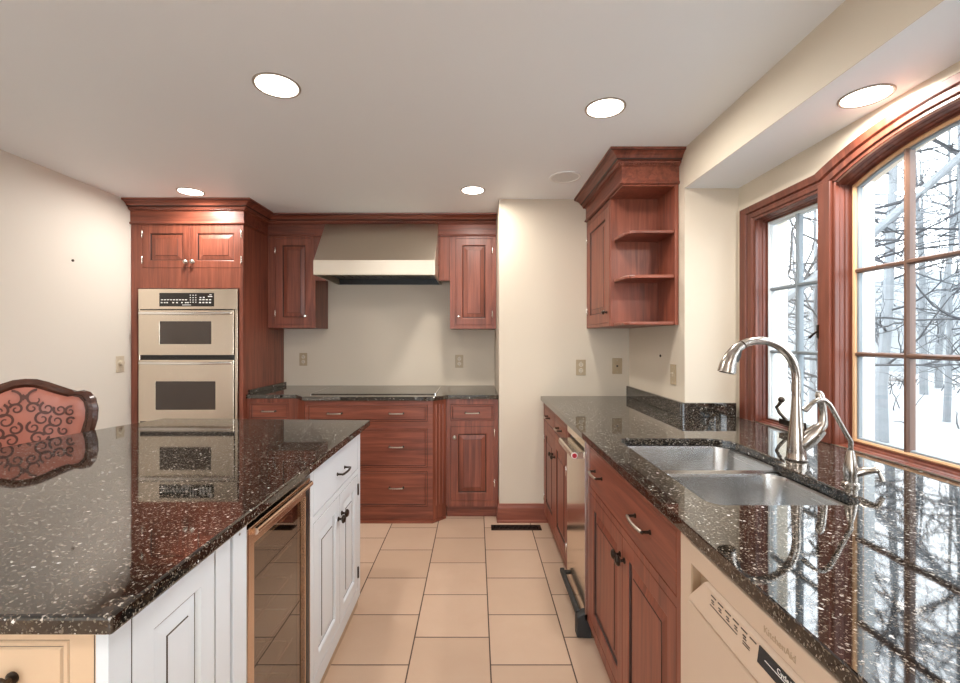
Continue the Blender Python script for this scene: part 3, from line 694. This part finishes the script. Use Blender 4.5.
# countertop with the sink cut-out
def rr(cs, r=.05, n=6):
    out = []; m_ = len(cs)
    for i, c in enumerate(cs):
        rad = c[2] if len(c) > 2 else r; p = Vector(c[:2]); a = (Vector(cs[i - 1][:2]) - p).normalized(); b_ = (Vector(cs[(i + 1) % m_][:2]) - p).normalized()
        if rad < 1e-4: out.append(tuple(p)); continue
        half = a.angle(b_) / 2; dd = rad / math.tan(half); p0 = p + a * dd; p1 = p + b_ * dd; ce = p + (a + b_).normalized() * rad / sin(half)
        v0, v1 = p0 - ce, p1 - ce; ang = v0.angle_signed(v1) if True else 0
        for k in range(n + 1):
            tt = k / n; v = (v0.lerp(v1, tt)).normalized() * rad; out.append(tuple(ce + v))
    return out
cut = rr([(.592, 1.125, .04), (1.003, 1.125, .07), (1.003, 1.492, .012), (1.046, 1.525, .02), (1.046, 1.88, .10), (.592, 1.88, .05)])
outer = [(.474, .20), (RWX - .002, .20), (RWX + .002, NEAR + .002), (WWX - .002, NEAR + .002), (WWX - .002, NY - .002), (RWX - .002, NY - .002), (RWX - .002, SWY - .002), (.474, SWY - .002)]
tag(slab('countertop', outer, [cut], .895, CT, 'granite', None, .004), 'dark speckled granite sink countertop running below the window', 'countertop')
b = MB(); b.box(RWX - .022, RWX - .003, NY + .004, SWY - .003, CT + .0005, 1.0)
tag(b.build('backsplash', 'granite', bev=.002), 'low dark granite backsplash strip under the open-shelf wall cabinet', 'backsplash')
b = MB(); b.box(RWX - .022, WWX - .024, NY - .022, NY - .003, CT + .0005, 1.0)
tag(b.build('backsplash', 'granite', bev=.002), 'short granite backsplash strip across the recess beside the window', 'backsplash')
# sink
t = thing('kitchen_sink', 'double-bowl undermount stainless sink in the granite counter', 'sink', (.80, 1.50, 0))
def bowl(x0, x1, y0, y1, depth, r=.055):
    def lp(i, z, rr_): return [(p[0] - .80, p[1] - 1.50, z) for p in rr([(x0 + i, y0 + i), (x1 - i, y0 + i), (x1 - i, y1 - i), (x0 + i, y1 - i)], rr_)]
    b = MB(); top = .8935
    b.loft([lp(-.018, top - .004, r + .018), lp(-.018, top, r + .018), lp(0, top, r), lp(.004, top - .012, r), lp(.010, .895 - depth + .03, r), lp(.022, .895 - depth + .008, r * .8), lp(.045, .895 - depth, r * .6), lp((x1 - x0) * .42, .895 - depth - .004, .02)], True, False, True)
    o = b.build('bowl', 'sink', t, smooth=True)
    q = MB(); q.lathe([(.002, -.002), (.035, .0), (.043, .003), (.045, 0), (.045, -.006), (.002, -.006)], ((x0 + x1) / 2 - .80, (y0 + y1) / 2 - 1.5, .895 - depth + .002), 24)
    q.build('drain', 'chrome', o, smooth=True); return o
bowl(.588, 1.044, 1.528, 1.876, .185); bowl(.588, 1.001, 1.122, 1.490, .205)

# faucet: body at (1.098, 1.53)
t = thing('kitchen_faucet', 'tall brushed nickel gooseneck faucet with a side lever behind the sink', 'faucet', (1.105, 1.545, CT + .0005))
b = MB(); b.lathe([(.001, 0), (.031, 0), (.032, .005), (.030, .010), (.0285, .03), (.026, .07), (.022, .11), (.018, .15), (.0155, .19), (.0138, .22), (.001, .22)], (0, 0, 0), 28); b.build('body', 'nickel', t, smooth=True)
MB().lathe([(.001, -.0002), (.034, -.0002), (.034, .004), (.001, .004)], (0, 0, 0), 28).build('base_ring', 'bronze', t)
n = 22; pts = [(0, 0, .20), (0, 0, .24), (0, 0, .275)]
for k in range(1, n + 1):
    a = pi * .64 * k / n; pts.append((-.134 + .134 * cos(a), -.01 * k / n, .275 + .136 * sin(a)))
b = MB(); b.tube(pts, .0138, 16); b.build('spout', 'nickel', t, smooth=True)
e = Vector(pts[-1]); d_ = (e - Vector(pts[-2])).normalized(); e2 = Vector((-.27, -.012, .285))
hp = [e, e + Vector((-.020, 0, -.014)), e + Vector((-.038, 0, -.038)), e + Vector((-.050, 0, -.068)), e + Vector((-.056, 0, -.096))]
b = MB(); b.tube(hp, [.0148, .0170, .0205, .0255, .029], 18); h = b.build('spray_head', 'nickel', t, smooth=True)
b = MB(); b.tube([hp[0] - (hp[1] - hp[0]) * .04, hp[0] + (hp[1] - hp[0]) * .1], .0158, 18).build('seam_ring', 'bronze', h)
b = MB(); q = hp[2] + Vector((.018, -.012, .0)); b.tube([q + Vector((.004, 0, .018)), q, q + Vector((-.007, 0, -.022))], [.005, .007, .005], 8).build('spray_button', 'black', h, smooth=True)
b = MB(); b.tube([hp[-1], hp[-1] + (hp[-1] - hp[-2]).normalized() * .003], .022, 18).build('nozzle', 'bronze', h)
b = MB(); b.tube([(.0, 0, .035), (.022, -.012, .062), (.044, -.022, .092), (.060, -.028, .113)], [.020, .025, .026, .022], 18); lv = b.build('lever_housing', 'nickel', t, smooth=True)
b = MB(); b.tube([(.056, -.026, .108), (.069, -.03, .130), (.071, -.03, .165), (.063, -.03, .205), (.056, -.03, .230), (.053, -.03, .240)], [.019, .014, .010, .013, .013, .006], 14); b.build('lever', 'nickel', lv, smooth=True)
# filter faucet
t = thing('filter_faucet', 'small brushed nickel drinking water faucet nearer than the main faucet', 'faucet', (1.066, 1.275, CT + .0005))
b = MB(); b.lathe([(.001, 0), (.021, 0), (.021, .006), (.016, .010), (.0165, .03), (.018, .045), (.013, .075), (.008, .10), (.001, .10)], (0, 0, 0), 22); b.build('body', 'nickel', t, smooth=True)
pts = [(0, 0, .09), (.001, 0, .125)] + [(-.001 - .062 * k / 6, 0, .125 + .112 * k / 6) for k in range(1, 6)] + [(-.062, 0, .232), (-.075, 0, .2425), (-.090, 0, .243), (-.104, 0, .237), (-.122, 0, .222)]
b = MB(); b.tube(pts, .0062, 12); sp = b.build('spout', 'nickel', t, smooth=True)
b = MB(); b.tube([(-.117, 0, .227), (-.132, 0, .213)], [.0078, .0088], 12).build('spout_tip', 'nickel', sp, smooth=True)
b = MB(); b.tube([(.006, -.003, .033), (.026, -.013, .044), (.046, -.023, .049)], [.012, .012, .008], 14); hh_ = b.build('valve', 'nickel', t, smooth=True)
b = MB(); b.sphere((.050, -.026, .050), .009); b.tube([(.050, -.026, .056), (.055, -.030, .044), (.061, -.034, .022)], [.006, .005, .0065], 10); b.build('lever', 'nickel', hh_, smooth=True)

# ================================================================== SHELF CABINET ON THE RIGHT
FX, FY0, FY1 = .812, 3.286, 2.725      # face plane and its far / near ends
SY = 2.482                              # near end of the open shelves
t = thing('wall_cabinet', 'cherry wall cabinet with one door and open end shelves beside the window recess', 'cabinet', (FX, FY0, 0), -pi / 2)
L = FY0 - FY1; LS = FY0 - SY; D = RWX - FX - .003; z0 = 1.421
carcass(t, 0, L, .02, D, z0, 2.30)
frame(t, L, z0, 2.19, [(.022, L - .03, z0 + .022, 2.165)])
d = panel_door('door', t, .024, L - .032, z0 + .024, 2.163, fr=.06); knob(d, L - .055, z0 + .088, mat_='bronze'); hinges(d, .02, (z0 + .12, 2.06))
b = MB(); b.box(L, LS, D - .02, D, z0, 2.19); b.build('shelf_side', 'wood_v', t)
b = MB(); b.box(L + .0005, L + .012, .004, D - .02, z0, 2.19); b.build('shelf_back', 'wood_v', t)
def shelf_poly(): return [(L + .012, .022), (L + .05, .016), (LS - .055, .028), (LS - .022, .046), (LS - .010, .075), (LS - .006, .12), (LS - .004, D - .02), (L + .012, D - .02)]
for z in (1.93, 1.682, z0 + .0): MB().prism(shelf_poly(), z, z + .019, 'z').build('shelf', 'wood_y', t, bev=.005)
b = MB(); b.box(L - .001, LS, .0, D, 2.19, 2.30); b.build('shelf_top', 'wood_v', t)
crown('crown_moulding', t, [(-.002, 0), (LS, 0), (LS, D + .001)])

# ================================================================== PLATES, REGISTER, NAILS
def plate(loc, rz, label, cat, kind, mat_='plate', w_=.072, h_=.116):
    t = thing('outlet_plate' if kind != 'dimmer' else 'dimmer_switch', label, cat, loc, rz)
    MB().box(-w_ / 2, w_ / 2, -.005, 0, -h_ / 2, h_ / 2).build('cover', mat_, t, bev=.002)
    if kind == 'outlet':
        for z in (-.021, .021):
            MB().lathe([(.001, -.0065), (.0155, -.0065), (.0165, -.005), (.001, -.005)], (0, 0, z), 18, 'y').build('socket', 'platew', t)
            b = MB()
            for x in (-.006, .006): b.box(x - .0012, x + .0012, -.0072, -.006, z + .001, z + .009)
            b.lathe([(.0005, -.0072), (.0025, -.0072), (.0025, -.006), (.0005, -.006)], (0, 0, z - .006), 8, 'y'); b.build('slot', 'dark', t)
    elif kind == 'jack':
        MB().box(-.006, .006, -.008, -.004, -.006, .006).build('jack', 'dark', t)
    elif kind == 'toggle':
        b = MB(); b.box(-.005, .005, -.008, -.004, -.012, .012).prism([(-.004, -.004), (-.016, .006), (-.016, .012), (-.004, .004)], -.004, .004, 'x'); b.build('toggle', 'platew', t)
    elif kind == 'dimmer':
        MB().lathe([(.001, -.026), (.016, -.025), (.019, -.008), (.019, -.004), (.001, -.004)], (0, 0, .008), 20, 'y').build('knob', 'platew', t, smooth=True)
    for z in (-.043, .043): MB().lathe([(.001, -.006), (.003, -.0058), (.003, -.004), (.001, -.004)], (0, 0, z), 8, 'y').build('screw', 'pewter', t)
    return t
def at(px, py, Y): return ((px - 476) / 448 * Y, Y, EYE - (py - 339.5) / 448 * Y)
plate(at(303.5, 359.3, BW - .0005), 0, 'almond outlet plate on the back wall near the oven tower', 'outlet', 'outlet')
plate(at(459.3, 361.3, BW - .0005), 0, 'almond outlet plate on the back wall right of the cooktop', 'outlet', 'outlet')
plate(at(580.8, 367.5, SWY - .0005), 0, 'almond outlet plate on the short cream wall, farther from the window', 'outlet', 'outlet')
plate(at(617, 366, SWY - .0005), 0, 'almond plate with one small jack near the inner corner by the counter', 'outlet', 'jack')
p = plate((RWX - .0005, 1.125 * 448 / (673.6 - 476), EYE - (374.5 - 339.5) / 448 * 2.55), -pi / 2, 'almond switch plate on the side wall above the backsplash strip', 'switch', 'toggle')
plate((LW + .0005, 2.575 * 448 / (476 - 119.7), EYE - (364 - 339.5) / 448 * 3.238), pi / 2, 'ivory plate with a round dimmer knob on the left wall', 'switch', 'dimmer', 'platew')
def nail(loc, rz, label, r=.005):
    t = tag(MB().lathe([(.001, -.006), (r, -.005), (r, 0), (.001, 0)], (0, 0, 0), 10, 'y').build('nail', 'bronze', smooth=True), label, 'nail'); t.location = loc; t.rotation_euler.z = rz
nail((LW + .0003, 2.575 * 448 / (476 - 72.5), EYE + (339.5 - 260.5) / 448 * 2.859), pi / 2, 'small dark nail high on the bare left wall', .008)
nail((RWX - .0003, 1.125 * 448 / (660.7 - 476), EYE - (355.8 - 339.5) / 448 * 2.729), -pi / 2, 'small black plug on the side wall below the open shelves', .008)
b = MB(); x0, x1, y0, y1 = .108, .462, 3.145, 3.226
t = thing('floor_register', 'dark bronze floor vent register in the tile below the short wall', 'floor vent', ((x0 + x1) / 2, (y0 + y1) / 2, 0))
hw_, hd = (x1 - x0) / 2, (y1 - y0) / 2
b = MB(); b.box(-hw_, hw_, -hd, -hd + .014, .0005, .006).box(-hw_, hw_, hd - .014, hd, .0005, .006).box(-hw_, -hw_ + .02, -hd, hd, .0005, .006).box(hw_ - .02, hw_, -hd, hd, .0005, .006)
for k in range(9):
    x = -hw_ + .045 + k * .033; b.tube([(x - .016 + .008 * j, -.022 + .044 * (.5 + .5 * sin(j * 1.57)), .0035) for j in range(5)], .0028, 6)
b.box(-hw_ + .02, hw_ - .02, -.0025, .0025, .001, .0055); b.build('grille', 'bronze', t)
MB().box(-hw_ + .01, hw_ - .01, -hd + .005, hd - .005, .0003, .0012).build('duct', 'dark', t)

# ================================================================== CHAIR
t = thing('upholstered_chair', 'carved mahogany chair with a rose brocade back behind the island', 'chair', (-2.002, 1.99, 0), 0)
half = [(0, 1.135), (.04, 1.131), (.08, 1.116), (.12, 1.097), (.16, 1.080), (.195, 1.069), (.225, 1.074), (.258, 1.064), (.284, 1.035), (.296, .985), (.293, .93), (.273, .86), (.235, .79), (.185, .73), (.12, .70), (.05, .69)]
half = [(a * .91, 1.158 - (1.135 - c) * .9) for a, c in half]
outl = half + [(-a, c) for a, c in half[::-1] if a > 0]
def plan(s_, d=0):
    # barrel curve in plan; d = distance toward the sitter
    k = 3.0; yaw = R(40); th = lambda q: yaw + (-k * q)
    n = 14; x = y = 0.0
    for i in range(n):
        q = s_ * (i + .5) / n; x += cos(th(q)) * s_ / n; y += sin(th(q)) * s_ / n
    a = th(s_); return (x + sin(a) * d, y - cos(a) * d)
def P(s_, h, d=0): x, y = plan(s_, d); return Vector((x, y, h))
cxh = .97
def scale_o(f): return [(a * f, cxh + (c - cxh) * f) for a, c in outl]
b = MB(); ring = []
for i, (a, c) in enumerate(outl):
    p = P(a, c); q = P(a * .9, cxh + (c - cxh) * .9); u = (q - p).normalized(); nn = P(a, c, .02) - p; nn.normalize()
    ring.append([p + u * .0 + nn * -.012, p - u * .008 + nn * .0, p + nn * .016, p + u * .016 + nn * .022, p + u * .030 + nn * .012, p + u * .040 + nn * .014, p + u * .047 + nn * .006, p + u * .047 - nn * .012])
loops = [[r_[k] for r_ in ring] for k in range(8)] ; loops.append(loops[0]); b.loft(loops, True); b.build('back_frame', 'mahog', t, smooth=True)
b = MB(); loops = []
for f in (.04, .2, .36, .52, .68, .84): loops.append([P(a, c, -.016) for a, c in scale_o(f)])
for f, d in ((.90, -.010), (.89, .002), (.86, .010), (.82, .016), (.76, .0195), (.70, .0225), (.64, .0247), (.58, .0265), (.52, .028), (.46, .029), (.40, .030), (.34, .0305), (.28, .031), (.22, .0315), (.16, .032), (.10, .032), (.04, .032)): loops.append([P(a, c, d) for a, c in scale_o(f)])
b.loft(loops, True, True, True)
def scroll(cx_, cz_, r0, turns, a0, sgn, w0=.006):
    L_, Rr = [], []; n = 18
    for k in range(n + 1):
        u = k / n; r_ = r0 * (1 - .8 * u); a = a0 + sgn * turns * 2 * pi * u; ww_ = w0 * (1 - .5 * u)
        def pt(rr_): 
            s_, h = cx_ + rr_ * cos(a), cz_ + rr_ * sin(a); s_, h = s_ * .91, 1.158 - (1.135 - h) * .9; rad = max(abs(s_) / .264, abs(h - cxh) / .19); return P(s_, h, .0345 - .013 * rad ** 2.5)
        L_.append(pt(r_ + ww_)); Rr.append(pt(max(.001, r_ - ww_)))
    b.loft([L_, Rr], False, mi=1)
for sg in (-1, 1):
    for (cx_, cz_, r0, tn, a0) in ((.045, 1.045, .045, .8, 1.5), (.03, 1.00, .028, 1.2, .3), (.09, .995, .034, 1.2, 2.0), (.145, .985, .030, 1.3, 2.6), (.19, .975, .026, 1.2, 1.2), (.07, .945, .036, 1.2, .8), (.13, .93, .034, 1.2, 2.2), (.19, .925, .022, 1.1, .5), (.035, .905, .030, 1.2, 1.9), (.10, .885, .030, 1.2, .9), (.16, .88, .024, 1.1, 2.4), (.05, .85, .032, 1.2, .4), (.11, .83, .026, 1.1, 1.9), (.03, .80, .024, 1.1, 1.1)):
        scroll(sg * cx_, cz_, r0, tn, a0 if sg > 0 else pi - a0, sg, .0062)
for sg in (-1, 1):
    scroll(sg * .014, 1.05, .018, .5, 1.2, sg, .006)
b.build('back_cushion', ['rose', 'brocade'], t, smooth=True)
fw = Vector((sin(R(34)), -cos(R(34)), 0)); rt = Vector((cos(R(34)), sin(R(34)), 0)); base = Vector((0, 0, 0)) + fw * .02
def Q(a, d, z): v = base + rt * a + fw * d; return (v.x, v.y, z)
so = [(-.21, 0), (.21, 0), (.25, .22), (.24, .44), (.12, .49), (-.12, .49), (-.24, .44), (-.25, .22)]
b = MB(); b.loft([[Q(a * f, .25 + (d - .25) * f, z) for a, d in so] for f, z in ((.97, .40), (1.0, .41), (1.0, .44), (.97, .45))], True, True, True); b.build('seat_rail', 'mahog', t, bev=.004)
b = MB(); b.loft([[Q(a * f, .25 + (d - .25) * f, z) for a, d in so] for f, z in ((.95, .4505), (.96, .475), (.88, .50), (.6, .515), (.2, .52))], True, True, True); b.build('seat_cushion', 'rose', t, smooth=True)
for a, d in ((-.20, .43), (.20, .43)):
    b = MB(); b.tube([Q(a, d, .41), Q(a * 1.05, d + .02, .34), Q(a * 1.02, d + .01, .20), Q(a * .98, d - .01, .08), Q(a * 1.04, d + .02, .02), Q(a * 1.06, d + .03, 0)], [.032, .034, .022, .015, .018, .020], 12); b.build('leg', 'mahog', t, smooth=True)
for a in (-.17, .17):
    b = MB(); b.tube([Q(a, -.035, 0), Q(a, .0, .20), Q(a, .01, .42), Q(a, -.01, .60), P(a * .9, .80, -.004)], [.014, .017, .022, .018, .014], 12); b.build('leg', 'mahog', t, smooth=True)

# ================================================================== OUTSIDE
g = MB(); n = 14
gx = [1.6 + k * 3.5 for k in range(n)]; gy = [-14 + k * 4.5 for k in range(n + 2)]
vs = [(x, y, -.55 + .012 * (x - 1.6) + .18 * sin(x * .35 + y * .22) * min(1, (x - 1.6) / 6)) for y in gy for x in gx]
g.add(vs, [(j * n + i, j * n + i + 1, (j + 1) * n + i + 1, (j + 1) * n + i) for j in range(len(gy) - 1) for i in range(n - 1)])
struct(g.build('ground', 'snow', smooth=True))
hv = []; nr, ns = 9, 26
for j in range(nr):
    for i in range(ns):
        a = R(-25 + 110 * i / (ns - 1)); d_ = 30 + 4.5 * j; hv.append((d_ * cos(a), d_ * sin(a), -.9 + 8.5 * (j / (nr - 1)) ** .8 * (1 + .12 * sin(i * 1.3)) + .3 * sin(i * 2.1 + j)))
g = MB(); g.add(hv, [(j * ns + i, j * ns + i + 1, (j + 1) * ns + i + 1, (j + 1) * ns + i) for j in range(nr - 1) for i in range(ns - 1)])
struct(g.build('hills', 'hill', smooth=True))  # raised bank added to stand in for the hazy far woods
def ground_z(x, y): return -.55 + .012 * (x - 1.6) + .18 * sin(x * .35 + y * .22) * min(1, (x - 1.6) / 6)
def tree_mesh(seed, H, r0, lean=0.05, low=2.0, nb=14, curly=.25):
    r = random.Random(seed); trunk, limbs = MB(), MB()
    pts = []; x = y = 0; n = 9
    dx, dy = r.uniform(-lean, lean), r.uniform(-lean, lean)
    for k in range(n + 1):
        z = H * k / n; pts.append(Vector((x, y, z - .15))); x += dx * H / n + r.uniform(-.06, .06); y += dy * H / n + r.uniform(-.06, .06)
    trunk.tube(pts, [r0 * (1 - .8 * k / n) for k in range(n + 1)], 8)
    def branch(p, d, L_, rad, lvl):
        q = [p]; dd = d.copy(); m_ = 5
        for k in range(m_):
            dd = (dd + Vector((r.uniform(-curly, curly), r.uniform(-curly, curly), r.uniform(-curly * .8, curly)))).normalized(); q.append(q[-1] + dd * L_ / m_)
        limbs.tube(q, [rad * (1 - .75 * k / m_) for k in range(m_ + 1)], 5 if lvl < 2 else 3, 0, False)
        if lvl < 3:
            for k in range(4 if lvl == 0 else 3):
                i = r.randint(1, m_); dv = (q[i] - q[i - 1]).normalized(); sd = Vector((r.uniform(-1, 1), r.uniform(-1, 1), r.uniform(-.5, .9)))
                branch(q[i], (dv + sd * .9).normalized(), L_ * r.uniform(.4, .65), rad * .5, lvl + 1)
    for k in range(nb):
        z = low + (H - low) * (k + r.random()) / nb; i = min(n - 1, int(z / H * n)); p = pts[i].lerp(pts[i + 1], z / H * n - i)
        a = r.uniform(0, 2 * pi); branch(p, Vector((cos(a), sin(a), r.uniform(-.1, .6))).normalized(), r.uniform(.9, 2.3), max(.018, r0 * .22), 0)
    return trunk, limbs
def tree(name, seed, loc, label, group, tm, lm, **kw):
    t = thing(name, label, 'tree', loc, 0, group); a, c = tree_mesh(seed, **kw)
    a.build('trunk', tm, t, smooth=True); c.build('branches', lm, t); return t
trs = [(3.6, 3.3), (5.0, 6.4), (6.4, 5.6), (5.0, 4.0), (9.6, 12.8), (13.0, 16.0), (15.5, 15.0), (12.5, 11.0), (18, 21), (20, 18), (17.5, 24), (22, 22), (14.5, 20), (24, 27), (11, 17), (13.5, 8.5), (17, 11.5), (16, 5), (10.5, 3.2), (21, 14), (9, -3), (26, 22), (7.8, 8.6), (8.6, 10.2), (10.5, 10.0), (12, 14), (15, 17.5), (9.8, 7.6), (19, 15.5), (13.2, 13.2)]
LAB = 'bare winter tree standing among the snowy woods beyond the window'
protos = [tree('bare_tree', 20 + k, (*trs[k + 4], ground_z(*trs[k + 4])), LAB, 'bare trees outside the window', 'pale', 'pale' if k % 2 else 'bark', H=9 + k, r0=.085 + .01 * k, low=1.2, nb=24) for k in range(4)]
for k, (x, y) in enumerate(trs[8:]):
    o = copy_tree(protos[k % 4]); o.location = (x, y, ground_z(x, y)); o.rotation_euler.z = rnd.uniform(0, 6.28); o.scale = [rnd.uniform(.8, 1.2)] * 3
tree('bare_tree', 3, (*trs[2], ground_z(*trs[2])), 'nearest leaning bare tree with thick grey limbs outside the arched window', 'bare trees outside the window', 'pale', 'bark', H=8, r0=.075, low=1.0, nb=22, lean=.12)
tree('bare_tree', 5, (*trs[1], ground_z(*trs[1])), 'slim dark bare tree with tangled twigs outside the left casement window', 'bare trees outside the window', 'bark', 'bark', H=7, r0=.10, low=1.0, nb=26, lean=.1, curly=.4)
t = thing('fallen_tree', 'long grey fallen trunk leaning across the upper arched window view', 'tree', (0, 0, 0))
b = MB(); A, B_ = Vector((3.4, 4.2, 1.75)), Vector((6.2, 3.2, 4.6))
A, B_ = Vector((2.0, 6.6, .0)), Vector((6.9, 5.3, 4.4))
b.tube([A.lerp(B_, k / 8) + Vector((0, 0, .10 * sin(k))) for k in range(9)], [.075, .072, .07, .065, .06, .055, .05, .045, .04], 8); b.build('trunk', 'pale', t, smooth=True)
r = random.Random(4); b = MB()
for k in range(26):
    p = A.lerp(B_, r.uniform(.25, 1)); dd = Vector((r.uniform(-1, 1), r.uniform(-1, 1), r.uniform(-.6, 1))).normalized(); q = [p]
    for j in range(5): dd = (dd + Vector((r.uniform(-.4, .4), r.uniform(-.4, .4), r.uniform(-.4, .3)))).normalized(); q.append(q[-1] + dd * r.uniform(.15, .4))
    b.tube(q, [.022, .018, .015, .012, .008, .005], 5)
b.build('branches', 'bark', t)
for k, (x, y, L_, a, lab) in enumerate(((13.6, 15.6, 1.3, .9, 'short dark log lying on the snow, nearer of the two logs'), (17.6, 19.6, 2.4, -.75, 'long dark log lying on the snow at the edge of the woods'))):
    b = MB(); b.tube([(-L_ / 2, 0, 0), (0, .04, .01), (L_ / 2, 0, .02)], [.10, .11, .09], 8); o = tag(b.build('fallen_log', 'logs', smooth=True), lab, 'log', 'logs on the snow'); o.location = (x, y, ground_z(x, y) + .08); o.rotation_euler.z = a

r = random.Random(11); b = MB()
for k in range(420):
    x, y = r.uniform(9, 26), r.uniform(9, 28); z = ground_z(x, y)
    q = [Vector((x, y, z - .03))]; dd = Vector((r.uniform(-.6, .6), r.uniform(-.6, .6), 1)).normalized()
    for j in range(4): dd = (dd + Vector((r.uniform(-.5, .5), r.uniform(-.5, .5), r.uniform(-.4, .2)))).normalized(); q.append(q[-1] + dd * r.uniform(.08, .28))
    b.tube(q, [.016, .013, .010, .007, .004], 4)
tag(b.build('undergrowth', 'bark'), 'thin dark brush poking through the snow among the trees', 'undergrowth', kind='stuff')
